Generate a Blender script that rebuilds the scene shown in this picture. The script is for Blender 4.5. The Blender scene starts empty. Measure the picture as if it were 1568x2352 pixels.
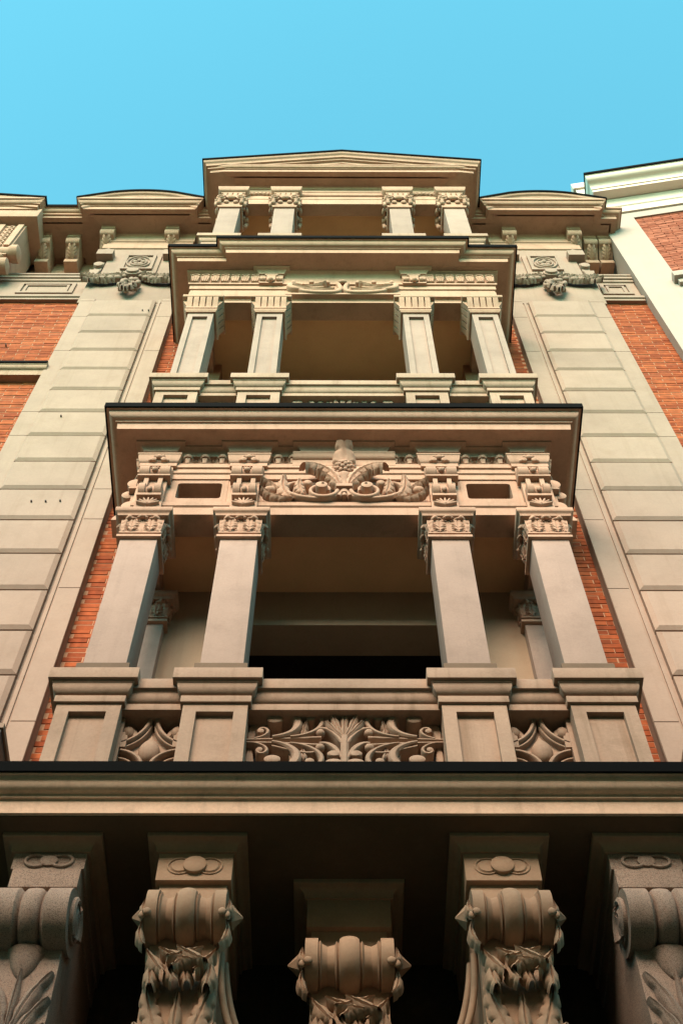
import bpy, bmesh, math, random
from math import sin, cos, pi, radians, sqrt
from mathutils import Matrix, Vector
random.seed(7)
S = bpy.context.scene
COL = S.collection

# ------------------------------------------------------------------ camera
PITCH, YAW, ROLL = radians(62.205), radians(0.345), radians(-0.212)
fw = Vector((sin(YAW)*cos(PITCH), cos(YAW)*cos(PITCH), sin(PITCH)))
rt = Vector((cos(YAW), -sin(YAW), 0)); up = rt.cross(fw)
A = cos(ROLL)*rt + sin(ROLL)*up
B = -sin(ROLL)*rt + cos(ROLL)*up
cd = bpy.data.cameras.new('camera'); cam = bpy.data.objects.new('camera', cd); COL.objects.link(cam)
cd.sensor_fit = 'VERTICAL'; cd.sensor_height = 36.0; cd.lens = 36.0*3050/2352
cd.clip_start = 0.05; cd.clip_end = 2000
cam.matrix_world = Matrix(((A.x, B.x, -fw.x, -0.048), (A.y, B.y, -fw.y, -4.5), (A.z, B.z, -fw.z, 1.6), (0, 0, 0, 1)))
S.camera = cam

# ------------------------------------------------------------------ sky, sun, exposure
SUN_EL, SUN_AZ = radians(34), radians(194)          # azimuth from +Y, clockwise: front left of the facade
W = bpy.data.worlds.new('World'); S.world = W; W.use_nodes = True
nt = W.node_tree; nt.nodes.clear()
sky = nt.nodes.new('ShaderNodeTexSky'); sky.sky_type = 'NISHITA'; sky.sun_disc = False
sky.sun_elevation = SUN_EL; sky.sun_rotation = SUN_AZ
sky.air_density = 1.0; sky.dust_density = 0.6; sky.ozone_density = 1.0
tint = nt.nodes.new('ShaderNodeMix'); tint.data_type = 'RGBA'; tint.blend_type = 'MULTIPLY'
tint.inputs[0].default_value = 1.0; tint.inputs[7].default_value = (0.56, 1.38, 1.04, 1)
bgd = nt.nodes.new('ShaderNodeBackground'); bgd.inputs[1].default_value = 0.122
wo = nt.nodes.new('ShaderNodeOutputWorld')
nt.links.new(sky.outputs[0], tint.inputs[6]); nt.links.new(tint.outputs[2], bgd.inputs[0]); nt.links.new(bgd.outputs[0], wo.inputs[0])
sl = bpy.data.lights.new('sun', 'SUN'); sl.energy = 2.5; sl.angle = radians(40); sl.color = (1.0, 0.70, 0.54)
sun = bpy.data.objects.new('sun', sl); COL.objects.link(sun)
sdir = Vector((sin(SUN_AZ)*cos(SUN_EL), cos(SUN_AZ)*cos(SUN_EL), sin(SUN_EL)))
sun.rotation_euler = sdir.to_track_quat('Z', 'Y').to_euler(); sun.location = (0, -20, 30)
S.view_settings.view_transform = 'Standard'; S.view_settings.look = 'None'
S.view_settings.gamma = 1; S.view_settings.use_curve_mapping = False
S.view_settings.exposure = 1.8
S.render.engine = 'CYCLES'

# ------------------------------------------------------------------ materials
def stone(name, col, var=0.12, stain=0.35, streak=0.3, grain=60, bump=0.15, rough=0.85, stain_col=(0.16, 0.10, 0.06), spots=0.0, spec=.25):
    m = bpy.data.materials.new(name); m.use_nodes = True
    n = m.node_tree.nodes; l = m.node_tree.links; n.clear()
    out = n.new('ShaderNodeOutputMaterial'); p = n.new('ShaderNodeBsdfPrincipled'); l.new(p.outputs[0], out.inputs[0])
    p.inputs['Roughness'].default_value = rough
    if 'Specular IOR Level' in p.inputs: p.inputs['Specular IOR Level'].default_value = spec
    geo = n.new('ShaderNodeNewGeometry')
    def noise(scale, detail=6, sc=(1, 1, 1), rgh=0.6):
        mp = n.new('ShaderNodeMapping'); mp.inputs['Scale'].default_value = sc
        l.new(geo.outputs['Position'], mp.inputs[0])
        t = n.new('ShaderNodeTexNoise'); t.inputs['Scale'].default_value = scale; t.inputs['Detail'].default_value = detail
        t.inputs['Roughness'].default_value = rgh
        l.new(mp.outputs[0], t.inputs['Vector']); return t.outputs[0]
    def ramp(src, a, b):
        r = n.new('ShaderNodeMapRange'); r.inputs[1].default_value = a; r.inputs[2].default_value = b
        r.clamp = True; l.new(src, r.inputs[0]); return r.outputs[0]
    def mul(a, k):
        t = n.new('ShaderNodeMath'); t.operation = 'MULTIPLY'; l.new(a, t.inputs[0])
        if isinstance(k, float): t.inputs[1].default_value = k
        else: l.new(k, t.inputs[1])
        return t.outputs[0]
    def mix(f, a, b):
        t = n.new('ShaderNodeMix'); t.data_type = 'RGBA'
        l.new(f, t.inputs[0])
        for i, c in ((6, a), (7, b)):
            if isinstance(c, tuple): t.inputs[i].default_value = (*c, 1)
            else: l.new(c, t.inputs[i])
        return t.outputs[2]
    lo = tuple(c*(1-var) for c in col); hi = tuple(min(1, c*(1+var)) for c in col)
    c = mix(ramp(noise(2.2, 8), .3, .7), lo, hi)
    fine = noise(grain, 4, rgh=0.7)
    c = mix(mul(ramp(fine, .38, .62), float(var*1.6)), c, tuple(k*0.6 for k in col))
    c = mix(mul(ramp(noise(4.0, 10, rgh=0.74), .50, .74), float(stain)), c, stain_col)
    if streak: c = mix(mul(ramp(noise(3.0, 6, (5, 5, .25)), .54, .74), float(streak)), c, stain_col)
    if spots: c = mix(mul(ramp(noise(grain*1.3, 2), .52, .60), float(spots)), c, (0.03, 0.026, 0.024))
    oi = n.new('ShaderNodeObjectInfo'); rr = n.new('ShaderNodeMapRange'); rr.inputs[3].default_value = .93; rr.inputs[4].default_value = 1.07
    l.new(oi.outputs['Random'], rr.inputs[0])
    tn = n.new('ShaderNodeMix'); tn.data_type = 'RGBA'; tn.blend_type = 'MULTIPLY'; tn.inputs[0].default_value = 1
    l.new(c, tn.inputs[6]); l.new(rr.outputs[0], tn.inputs[7]); l.new(tn.outputs[2], p.inputs['Base Color'])
    b = n.new('ShaderNodeBump'); b.inputs['Strength'].default_value = bump; b.inputs['Distance'].default_value = 0.01
    mx = n.new('ShaderNodeMath'); mx.operation = 'ADD'
    l.new(fine, mx.inputs[0]); l.new(mul(noise(9, 6), 2.0), mx.inputs[1])
    l.new(mx.outputs[0], b.inputs['Height']); l.new(b.outputs[0], p.inputs['Normal'])
    return m

def brickmat(name, c0, c1):
    m = bpy.data.materials.new(name); m.use_nodes = True
    n = m.node_tree.nodes; l = m.node_tree.links
    p = n['Principled BSDF']; p.inputs['Roughness'].default_value = 0.9
    if 'Specular IOR Level' in p.inputs: p.inputs['Specular IOR Level'].default_value = 0.2
    oi = n.new('ShaderNodeObjectInfo'); at = n.new('ShaderNodeAttribute'); at.attribute_name = 'tone'
    ad = n.new('ShaderNodeMath'); ad.operation = 'ADD'; l.new(oi.outputs['Random'], ad.inputs[0]); l.new(at.outputs['Fac'], ad.inputs[1])
    fr = n.new('ShaderNodeMath'); fr.operation = 'FRACT'; l.new(ad.outputs[0], fr.inputs[0])
    geo = n.new('ShaderNodeNewGeometry')
    t = n.new('ShaderNodeTexNoise'); t.inputs['Scale'].default_value = 14; t.inputs['Detail'].default_value = 8; l.new(geo.outputs['Position'], t.inputs['Vector'])
    mx = n.new('ShaderNodeMix'); mx.data_type = 'RGBA'; l.new(fr.outputs[0], mx.inputs[0])
    mx.inputs[6].default_value = (*c0, 1); mx.inputs[7].default_value = (*c1, 1)
    r = n.new('ShaderNodeMapRange'); r.inputs[1].default_value = .35; r.inputs[2].default_value = .7; r.inputs[3].default_value = 0.75; r.inputs[4].default_value = 1.2
    l.new(t.outputs[0], r.inputs[0])
    m2 = n.new('ShaderNodeMix'); m2.data_type = 'RGBA'; m2.blend_type = 'MULTIPLY'; m2.inputs[0].default_value = 1
    l.new(mx.outputs[2], m2.inputs[6]); l.new(r.outputs[0], m2.inputs[7]); l.new(m2.outputs[2], p.inputs['Base Color'])
    b = n.new('ShaderNodeBump'); b.inputs['Strength'].default_value = .25; b.inputs['Distance'].default_value = .01
    l.new(t.outputs[0], b.inputs['Height']); l.new(b.outputs[0], p.inputs['Normal'])
    return m

M_STONE = stone('cast_stone', (0.405, 0.25, 0.175), stain=.38, streak=.32)
M_PIL = stone('pilaster_stone', (0.28, 0.197, 0.152), var=.09, stain=.26, streak=.22, bump=.10)
M_SHAFT = stone('pale_marble', (0.31, 0.220, 0.178), var=.12, stain=.42, streak=.25, stain_col=(0.17, 0.115, 0.09), bump=.08)
M_PED = stone('weathered_stone', (0.335, 0.222, 0.158), var=.14, stain=.55, streak=.55)
M_SLAB = stone('sooty_stone', (0.66, 0.45, 0.32), var=.15, stain=.35, streak=.3)
M_CORB = stone('carved_stone', (0.34, 0.215, 0.138), var=.12, stain=.45, streak=.25)
M_GRAN = stone('speckled_granite', (0.33,0.23,0.175), var=.25, stain=.3, streak=.1, grain=170, bump=.4, spots=.55)
M_PLAST = stone('loggia_plaster', (0.66, 0.40, 0.215), var=.06, stain=.10, streak=.05, bump=.04)
M_DARK = stone('shade_dark_render', (0.035, 0.028, 0.022), stain=.3, streak=.2)
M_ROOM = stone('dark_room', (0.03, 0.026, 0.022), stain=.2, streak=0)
M_METAL = stone('black_zinc', (0.0022, 0.002, 0.0018), stain=.2, streak=.1, rough=.8, stain_col=(.004, .003, .002), spec=.04)
M_MORT = stone('mortar', (0.36,0.19,0.11), stain=.3, streak=.1)
M_BRICK = brickmat('orange_brick', (0.20, 0.040, 0.012), (0.32, 0.08, 0.026))
M_WHITE = stone('white_render', (0.36, 0.29, 0.25), var=.03, stain=.06, streak=.06, bump=.05)
M_WTRIM = stone('white_render_lifted', (0.64, 0.53, 0.45), var=.03, stain=.05, streak=.05, bump=.04)  # same render as the wall, colour brightened to stand in for light
M_BACK = stone('loggia_wall_paint', (0.34, 0.235, 0.16), var=.08, stain=.2, streak=.2, bump=.04)
M_BRICK2 = brickmat('red_brick', (0.22, 0.055, 0.025), (0.32, 0.105, 0.06))
M_ASPH = stone('asphalt', (0.075, 0.058, 0.045), stain=.3, streak=0)
M_PAVE = stone('paving', (0.19,0.12,0.075), stain=.3, streak=0)
M_OPP = stone('shade_house_stone', (0.32,0.215,0.135), stain=.3, streak=.2)
M_DIRT_SHADE = stone('dirt_and_shade_stone', (0.12, 0.075, 0.045), stain=.5, streak=.4)  # real dirt on the column bases, painted shade on the balcony slab
M_IRON = stone('dark_iron', (0.035, 0.032, 0.03), stain=.2, streak=.1, rough=.5)

# ------------------------------------------------------------------ mesh builder
class MB:
    def __init__(s): s.v = []; s.f = []; s.X = Matrix.Identity(4)
    def add(s, vs, fs):
        o = len(s.v); s.v += [s.X @ Vector(v) for v in vs]; s.f += [tuple(i+o for i in f) for f in fs]
    def box(s, x0, x1, y0, y1, z0, z1):
        s.add([(x, y, z) for z in (z0, z1) for y in (y0, y1) for x in (x0, x1)],
              [(0, 1, 3, 2), (4, 6, 7, 5), (0, 4, 5, 1), (2, 3, 7, 6), (0, 2, 6, 4), (1, 5, 7, 3)])
    def bossed(s, x0, x1, yb, yf, z0, z1, b):           # block with chamfered front, back at yb, front at yf
        P = [(x0, yb, z0), (x1, yb, z0), (x1, yb, z1), (x0, yb, z1)]
        ym = yf + (yb-yf)*.25
        Q = [(x0, ym, z0), (x1, ym, z0), (x1, ym, z1), (x0, ym, z1)]
        R_ = [(x0+b, yf, z0+b), (x1-b, yf, z0+b), (x1-b, yf, z1-b), (x0+b, yf, z1-b)]
        f = [(0, 1, 2, 3), (8, 9, 10, 11)]
        for k in (0, 4):
            for i in range(4): f.append((k+i, k+(i+1) % 4, k+4+(i+1) % 4, k+4+i))
        s.add(P+Q+R_, f)
    def mould(s, path, prof, lift=None, closed=False):
        n = len(path); k = len(prof)
        seg = []
        for i in range(n if closed else n-1):
            a, b = path[i], path[(i+1) % n]; d = (b[0]-a[0], b[1]-a[1]); L = math.hypot(*d) or 1
            seg.append((d[1]/L, -d[0]/L))
        vs = []
        for i in range(n):
            if closed: n1, n2 = seg[i-1], seg[i]
            else: n1, n2 = seg[max(i-1, 0)], seg[min(i, n-2)]
            q = 1+n1[0]*n2[0]+n1[1]*n2[1]; m = ((n1[0]+n2[0])/q, (n1[1]+n2[1])/q)
            dz = lift[i] if lift else 0
            for (o, z) in prof: vs.append((path[i][0]+m[0]*o, path[i][1]+m[1]*o, z+dz))
        fs = []
        for i in range(n if closed else n-1):
            a = i*k; b = ((i+1) % n)*k
            for j in range(k): fs.append((a+j, a+(j+1) % k, b+(j+1) % k, b+j))
        if not closed: fs += [tuple(range(k)), tuple(range((n-1)*k, n*k))]
        s.add(vs, fs)
    def ring(s, hx, hy, prof):                          # closed moulding round a rectangle centred on the origin
        s.mould([(-hx, -hy), (hx, -hy), (hx, hy), (-hx, hy)], prof, closed=True)
    def prism(s, poly, y0, y1, b=0):                    # polygon in x,z extruded from y1 (back) to y0 (front), bevelled front
        n = len(poly); cx = sum(p[0] for p in poly)/n; cz = sum(p[1] for p in poly)/n
        vs = [(x, y1, z) for x, z in poly]
        if b:
            vs += [(x, y0+b, z) for x, z in poly]
            for i, (x, z) in enumerate(poly):
                a = poly[i-1]; c = poly[(i+1) % n]; tx, tz = c[0]-a[0], c[1]-a[1]; L = math.hypot(tx, tz) or 1
                nx, nz = tz/L, -tx/L
                if nx*(x-cx)+nz*(z-cz) < 0: nx, nz = -nx, -nz
                vs.append((x-nx*b, y0, z-nz*b))
            ks = (0, n)
        else:
            vs += [(x, y0, z) for x, z in poly]; ks = (0,)
        fs = [tuple(range(n)), tuple(range(len(vs)-n, len(vs)))]
        for k in ks:
            for i in range(n): fs.append((k+i, k+(i+1) % n, k+n+(i+1) % n, k+n+i))
        s.add(vs, fs)
    def xprism(s, poly, x0, x1):                        # polygon in y,z extruded along x
        n = len(poly)
        s.add([(x0, y, z) for y, z in poly]+[(x1, y, z) for y, z in poly],
              [tuple(range(n)), tuple(range(n, 2*n))]+[(i, (i+1) % n, n+(i+1) % n, n+i) for i in range(n)])
    def lathe(s, prof, n=20, axis='z', c=(0, 0, 0), sq=(1, 1)):   # prof [(t, r)]
        vs = []; k = len(prof)
        for t, r in prof:
            for j in range(n):
                a = 2*pi*j/n; u, w = r*cos(a)*sq[0], r*sin(a)*sq[1]
                if axis == 'z': q = (u, w, t)
                elif axis == 'x': q = (t, u, w)
                else: q = (u, t, w)
                vs.append((q[0]+c[0], q[1]+c[1], q[2]+c[2]))
        fs = [(i*n+j, i*n+(j+1) % n, (i+1)*n+(j+1) % n, (i+1)*n+j) for i in range(k-1) for j in range(n)]
        fs += [tuple(range(n)), tuple(range((k-1)*n, k*n))]
        s.add(vs, fs)
    def ball(s, c, r, n=10, sc=(1, 1, 1)):
        k = max(5, n//2+1); prof = [(-cos(pi*i/k), max(.02, sin(pi*i/k))) for i in range(k+1)]
        vs = []
        for t, q in prof:
            for j in range(n): vs.append((c[0]+r*sc[0]*q*cos(2*pi*j/n), c[1]+r*sc[1]*q*sin(2*pi*j/n), c[2]+r*sc[2]*t))
        fs = [(i*n+j, i*n+(j+1) % n, (i+1)*n+(j+1) % n, (i+1)*n+j) for i in range(k) for j in range(n)]
        fs += [tuple(range(n)), tuple(range(k*n, (k+1)*n))]
        s.add(vs, fs)
    def ribbon(s, pts, w, y0, y1, b=.006):              # band along a curve in x,z; w one width or a list; front y0
        n = len(pts); vs = []
        for i in range(n):
            a = pts[max(i-1, 0)]; c = pts[min(i+1, n-1)]; tx, tz = c[0]-a[0], c[1]-a[1]; L = math.hypot(tx, tz) or 1
            nx, nz = -tz/L, tx/L; h = (w[i] if isinstance(w, (list, tuple)) else w)/2; bb = min(b, h*.6)
            for o, y in ((-h, y1), (-h, y0+bb), (-h+bb, y0), (h-bb, y0), (h, y0+bb), (h, y1)):
                vs.append((pts[i][0]+nx*o, y, pts[i][1]+nz*o))
        fs = [(i*6+j, i*6+(j+1) % 6, (i+1)*6+(j+1) % 6, (i+1)*6+j) for i in range(n-1) for j in range(6)]
        fs += [tuple(range(6)), tuple(range((n-1)*6, n*6))]
        s.add(vs, fs)
    def tube(s, pts, r, n=8):
        k = len(pts); vs = []
        for i, p in enumerate(pts):
            p = Vector(p); t = (Vector(pts[min(i+1, k-1)])-Vector(pts[max(i-1, 0)])).normalized()
            a = t.cross(Vector((0, 1, 0.01))); a = a.normalized() if a.length > 1e-4 else Vector((1, 0, 0)); b_ = t.cross(a)
            rr = r[i] if isinstance(r, (list, tuple)) else r
            for j in range(n): vs.append(p+a*rr*cos(2*pi*j/n)+b_*rr*sin(2*pi*j/n))
        fs = [(i*n+j, i*n+(j+1) % n, (i+1)*n+(j+1) % n, (i+1)*n+j) for i in range(k-1) for j in range(n)]
        fs += [tuple(range(n)), tuple(range((k-1)*n, k*n))]
        s.add(vs, fs)
    def leaf(s, w, h, d=.03, curl=.25, lobes=4, nu=10, nv=18, base=.45, T=None):
        # acanthus relief: a across, b up, c out of the wall. T maps them to a point
        T = T or (lambda a, b, c: (a, -c, b))
        vs = []
        for j in range(nv+1):
            v = j/nv
            env = (base+(1-base)*min(1, v/.45)) if v < .45 else sqrt(max(0, 1-((v-.45)/.56)**2))
            ph = (lobes*v) % 1.0
            W_ = w*max(.04, env)*(1-.30*(1-ph)**1.5*(1 if v > .08 else 0))
            for i in range(nu+1):
                u = -1+2*i/nu; au = abs(u)
                c = d*(.35+.65*(1-au**2)) + d*.30*sin(2*pi*(lobes*v-.9*au))*au - (d*.35 if au < .12 else 0)
                t = max(0, (v-.68)/.32)
                c += curl*h*t*t; bb = v*h - curl*h*.45*t*t*t
                bb -= au*au*h*.05
                if au > .99: c = (curl*h*t*t)*.7-.004
                vs.append(T(u*W_, bb, c))
        k = nu+1
        fs = [(j*k+i, j*k+i+1, (j+1)*k+i+1, (j+1)*k+i) for j in range(nv) for i in range(nu)]
        s.add(vs, fs)
    def leafpath(s, pts, w, lobes=5, depth=.04, y0=0, rise=0, nu=8, n=30, tip=.15):
        """acanthus leaf laid along a curve in x,z; rise lifts the tip out of the wall"""
        P = bez(pts, n) if len(pts) == 4 else pts
        n = len(P)-1; vs = []
        for i in range(n+1):
            a = P[max(i-1, 0)]; c = P[min(i+1, n)]; tx, tz = c[0]-a[0], c[1]-a[1]; L = math.hypot(tx, tz) or 1
            tx /= L; tz /= L; nx, nz = -tz, tx; t = i/n
            env = min(1, .30+t/.45) if t < .5 else sqrt(max(tip*tip, 1-((t-.5)/.5)**2))
            ph = (lobes*t+.3) % 1.0; ser = 1-.34*math.exp(-((((lobes*t) % 1.0)-.5)/.13)**2)
            for k in range(nu+1):
                u = -1+2*k/nu; au = abs(u); W_ = w*env*ser
                fwd = au*w*.45
                y = depth*(.30+.70*cos(au*pi/2)) + depth*.06*sin(2*pi*(lobes*2*t-1.6*au))*min(1, au*1.6) - (depth*.34 if au < .1 else 0) + rise*t*t
                if au > .99: y = rise*t*t*.85 - .012
                vs.append((P[i][0]+nx*u*W_+tx*fwd, y0-y, P[i][1]+nz*u*W_+tz*fwd))
        k = nu+1
        s.add(vs, [(j*k+i, j*k+i+1, (j+1)*k+i+1, (j+1)*k+i) for j in range(n) for i in range(nu)])
    def mesh(s, name, mat, smooth=38, bevel=0, tone=None):
        me = bpy.data.meshes.new(name); me.from_pydata([tuple(v) for v in s.v], [], s.f); me.update()
        bm = bmesh.new(); bm.from_mesh(me); bmesh.ops.recalc_face_normals(bm, faces=bm.faces)
        if bevel:
            es = [e for e in bm.edges if len(e.link_faces) == 2 and e.calc_face_angle(0) > radians(50)]
            bmesh.ops.bevel(bm, geom=es, offset=bevel, offset_type='OFFSET', segments=2, profile=.6, affect='EDGES', clamp_overlap=True)
        bm.to_mesh(me); bm.free()
        me.polygons.foreach_set('use_smooth', [True]*len(me.polygons)); me.set_sharp_from_angle(angle=radians(smooth))
        me.materials.append(mat); return me

def link(name, me, parent=None, loc=(0, 0, 0), rz=0, sc=None, label=None, kind=None):
    o = bpy.data.objects.new(name, me); COL.objects.link(o); o.location = loc; o.rotation_euler[2] = rz
    if sc: o.scale = sc
    if parent: o.parent = parent
    if label: o['label'] = label
    if kind: o['kind'] = kind
    return o
def thing(name, label, cat, loc=(0, 0, 0), rz=0, group=None):
    o = link(name, None, None, loc, rz); o['label'] = label; o['category'] = cat
    if group: o['group'] = group
    return o
def part(name, m, mat, parent, loc=(0, 0, 0), rz=0, bevel=0, label=None, smooth=38, kind=None):
    return link(name, m.mesh(name, mat, smooth, bevel), parent, loc, rz, None, label, kind)

def q(p0, p1, mode=0, n=5):                             # quarter curve; mode 0 starts vertical, 1 starts horizontal
    o = []
    for i in range(n+1):
        t = pi/2*i/n
        if mode == 0: o.append((p0[0]+(p1[0]-p0[0])*(1-cos(t)), p0[1]+(p1[1]-p0[1])*sin(t)))
        else: o.append((p0[0]+(p1[0]-p0[0])*sin(t), p0[1]+(p1[1]-p0[1])*(1-cos(t))))
    return o
def cyma(p0, p1, n=4):
    m = ((p0[0]+p1[0])/2, (p0[1]+p1[1])/2)
    return q(p0, m, 0, n)+q(m, p1, 1, n)[1:]
def bez(p, n=14):
    o = []
    for i in range(n+1):
        t = i/n; a = (1-t)
        o.append(tuple(a**3*p[0][k]+3*a*a*t*p[1][k]+3*a*t*t*p[2][k]+t**3*p[3][k] for k in range(len(p[0]))))
    return o
def spiral(cx, cz, r0, r1, a0, a1, n=26):
    return [(cx+(r0+(r1-r0)*i/n)*cos(a0+(a1-a0)*i/n), cz+(r0+(r1-r0)*i/n)*sin(a0+(a1-a0)*i/n)) for i in range(n+1)]
def shift(prof, dz): return [(s, z+dz) for s, z in prof]

# ================================================================== ground
m = MB(); m.box(-400, 400, -400, 400, -.3, 0); o = part('road', m, M_ASPH, None, kind='structure')
m = MB(); m.box(-60, 60, -6.5, 3, -.1, .13); o = part('pavement', m, M_PAVE, None, kind='structure')

OPP = thing('opposite_shade_house', 'unseen low stone house across the street, added to shade the lower storeys', 'building', (0, -9.5, 0))  # unseen, added to block light from the lower storeys; height set for that
m = MB(); m.box(-45, 45, -9, 0, 0, 12.0); m.box(-45, 45, -9, .35, 12.0, 12.4); part('wall', m, M_OPP, OPP)
k = MB(); k.box(-.55, .55, -.05, .012, 0, 1.9); owin = k.mesh('window', M_ROOM)
for fl_ in (1.2, 4.8):
    for i in range(14): link('window', owin, OPP, (-29+i*4.4, 0, fl_))

BLD = thing('apartment_building', 'ornate stone and orange brick apartment house with three stacked loggias', 'building')

# ================================================================== walls
WY = .78                                               # brick wall plane
XP0, XP1 = 1.985, 3.13                                 # pilaster inner and outer edges
m = MB()
m.box(-7, -1.30, WY+.004, 1.3, 6.85, 18.0); m.box(1.30, 3.70, WY+.004, 1.3, 6.85, 18.0)
wall = part('brick_wall', m, M_MORT, BLD)
def brick_mesh(L, h=.049, jit=0):
    b = MB(); b.bossed(0, L, .03, 0, 0, h, .003); return b.mesh('brick', M_BRICK, 30)
BM = {}
def brick_rows(x0, x1, z0, z1, L=.25, course=.06, phase=0):
    r = int(round(z0/course)); out = []
    while r*course < z1:
        z = r*course; x = x0 - ((r % 2)*.5*L + phase + random.uniform(0, .02))
        while x < x1:
            a, b = max(x, x0), min(x+L-.006, x1)
            if b-a > .03: out.append((a, b, z))
            x += L
        r += 1
    return out
def brick_objs(lst, parent, y, mat, name='brick'):
    for a, b, z in lst:
        L = round(b-a, 2); key = (L, mat.name)
        if key not in BM:
            k = MB(); k.bossed(0, L, .03, 0, 0, .0535, .002); BM[key] = k.mesh('brick', mat, 30)
        link(name, BM[key], parent, (a, y+random.uniform(-.003, .003), z))
def brick_stuff(lst, parent, y, mat):
    k = MB()
    for a, b, z in lst:
        k.bossed(a, b, y+.03, y+random.uniform(-.003, .003), z, z+.0535, .002)
    me = k.mesh('bricks', mat, 30); at = me.attributes.new('tone', 'FLOAT', 'FACE')
    tones = [random.random() for _ in lst]; npf = len(me.polygons)//max(1, len(lst))
    for i in range(len(me.polygons)): at.data[i].value = tones[min(i//npf, len(tones)-1)]
    link('bricks', me, parent, kind='stuff')
near = brick_rows(-XP0, -1.72, 7.0, 11.4, phase=.09)+brick_rows(1.72, XP0, 7.0, 11.4, phase=.03)
near.sort(key=lambda t: t[2]); 
brick_objs(near[:296], wall, WY, M_BRICK)
rest = near[296:]+brick_rows(-XP0, -1.6, 11.4, 16.8)+brick_rows(1.6, XP0, 11.4, 16.8)
rest += brick_rows(-5.2, -XP1, 9.6, 17.05)+brick_rows(XP1, 3.70, 11.0, 17.05, phase=.12)
brick_stuff(rest, wall, WY, M_BRICK)
# lower wall behind the corbels, its deep shade put into the colour
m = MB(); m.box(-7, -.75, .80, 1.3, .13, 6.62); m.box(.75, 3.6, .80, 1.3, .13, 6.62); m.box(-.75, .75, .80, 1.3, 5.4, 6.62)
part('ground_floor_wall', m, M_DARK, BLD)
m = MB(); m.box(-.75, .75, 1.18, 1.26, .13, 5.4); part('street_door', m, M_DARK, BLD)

# ================================================================== pilasters
blk = None
for sg in (-1, 1):
    m = MB(); xa, xb = sorted((sg*XP0, sg*XP1))
    m.box(xa, xb, .70, 1.2, 6.86, 16.9)
    # border strips with joints
    for (a, b) in ((XP0, XP0+.165), (XP1-.175, XP1)):
        xs = sorted((sg*a, sg*b)); z = 6.86; stp = [1.11, .56, 1.66, 1.1, .55]; i = 0
        while z < 16.89:
            z2 = min(16.9, z+stp[i % 5]); i += 1
            m.bossed(xs[0], xs[1], .71, .676, z+.002, z2-.002, .003); z = z2
    xs = sorted((sg*(XP0+.185), sg*(XP0+.212))); m.box(xs[0], xs[1], .688, .71, 6.86, 16.9)
    pil = part('pilaster', m, M_PIL, BLD)
    if blk is None:
        k = MB(); k.bossed(0, .735, .72, .640, 0, .534, .034); blk = k.mesh('stone_block', M_PIL, 20)
    zj = 16.23+.554
    while zj > 6.6:
        link('stone_block', blk, pil, (sg*2.585-.3675, random.uniform(-.002, .002), zj-.554+.007)); zj -= .554
# far left bay pilaster edge
m = MB(); m.box(-7, -4.42, .66, 1.2, 6.86, 18.4); part('pilaster', m, M_PIL, BLD, label='plain pale pilaster edge at the far left')

# bolts and anchor holes
k = MB(); k.lathe([(-.025, .007), (0, .009), (.02, .007)], 8, 'y'); bolt = k.mesh('bolt', M_IRON)
for x, z, y in ((-2.32, 16.36, .645), (-2.25, 16.36, .645), (-3.83, 15.55, .77), (-3.74, 15.55, .77), (-2.62, 11.52, .645), (-2.50, 11.52, .645), (-2.38, 11.53, .645),
                (2.95, 9.6, .67), (3.02, 12.1, .67), (-2.7, 13.3, .645)):
    link('bolt', bolt, BLD, (x, y, z))

# string course in left bay
sp = [(-.1, 14.72), (.115, 14.72), (.115, 14.67)]+q((.105, 14.66), (.07, 14.61), 0)+[(.065, 14.60), (.06, 14.50), (-.1, 14.50)]
m = MB(); m.mould([(-7, .75), (-XP1+.03, .75)], sp); sc_ = part('string_course', m, M_PED, BLD)
m = MB(); m.mould([(-7, .75), (-XP1+.03, .75)], [(-.1, 14.735), (.127, 14.735), (.127, 14.68), (.12, 14.68), (.12, 14.723), (-.1, 14.723)]); part('flashing', m, M_METAL, sc_)

# ================================================================== stacked loggias
X0 = 1.574
U = [(-X0, .80), (-X0, 0), (X0, 0), (X0, .80)]
CORN = [(-.25, -.006), (.31, -.006), (.31, -.072), (.292, -.074)]+q((.288, -.078), (.240, -.140), 0)+[(.232, -.142), (.232, -.158), (.216, -.160), (.208, -.245), (-.25, -.245)]
CORNG = CORN[:-2]+[(.208, -.245), (.142, -.245), (.142, -.19), (.118, -.19), (.118, -.238), (-.25, -.238)]
FLASH = [(-.2, .005), (.325, .005), (.325, -.070), (.316, -.070), (.316, -.004), (-.2, -.004)]
def cornice(path, zt, mat, prof=CORN, lift=None, lab=None, fl=FLASH):
    m = MB(); m.mould(path, shift(prof, zt), lift); c = part('cornice', m, mat, BLD, label=lab)
    m = MB(); m.mould(path, shift(fl, zt), lift); part('flashing', m, M_METAL, c); return c

Z1, Z2, Z3, Z4 = 6.857, 11.385, 15.79, 19.85
# --- lowest balcony slab: runs on past the frame both ways
cs = cornice([(-6.5, 0), (6.5, 0)], Z1, M_SLAB, lab='sooty lowest balcony edge')
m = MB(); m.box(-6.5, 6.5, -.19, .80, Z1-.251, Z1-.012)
part('balcony_slab', m, M_DIRT_SHADE, BLD)  # the shade under the balcony is put into this dark colour
cornice(U, Z2, M_STONE)
UC = [(-X0, .80), (-X0, 0), (-1.045, 0), (-1.045, -.095), (1.045, -.095), (1.045, 0), (X0, 0), (X0, .80)]
cornice(UC, Z3, M_STONE)

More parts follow.
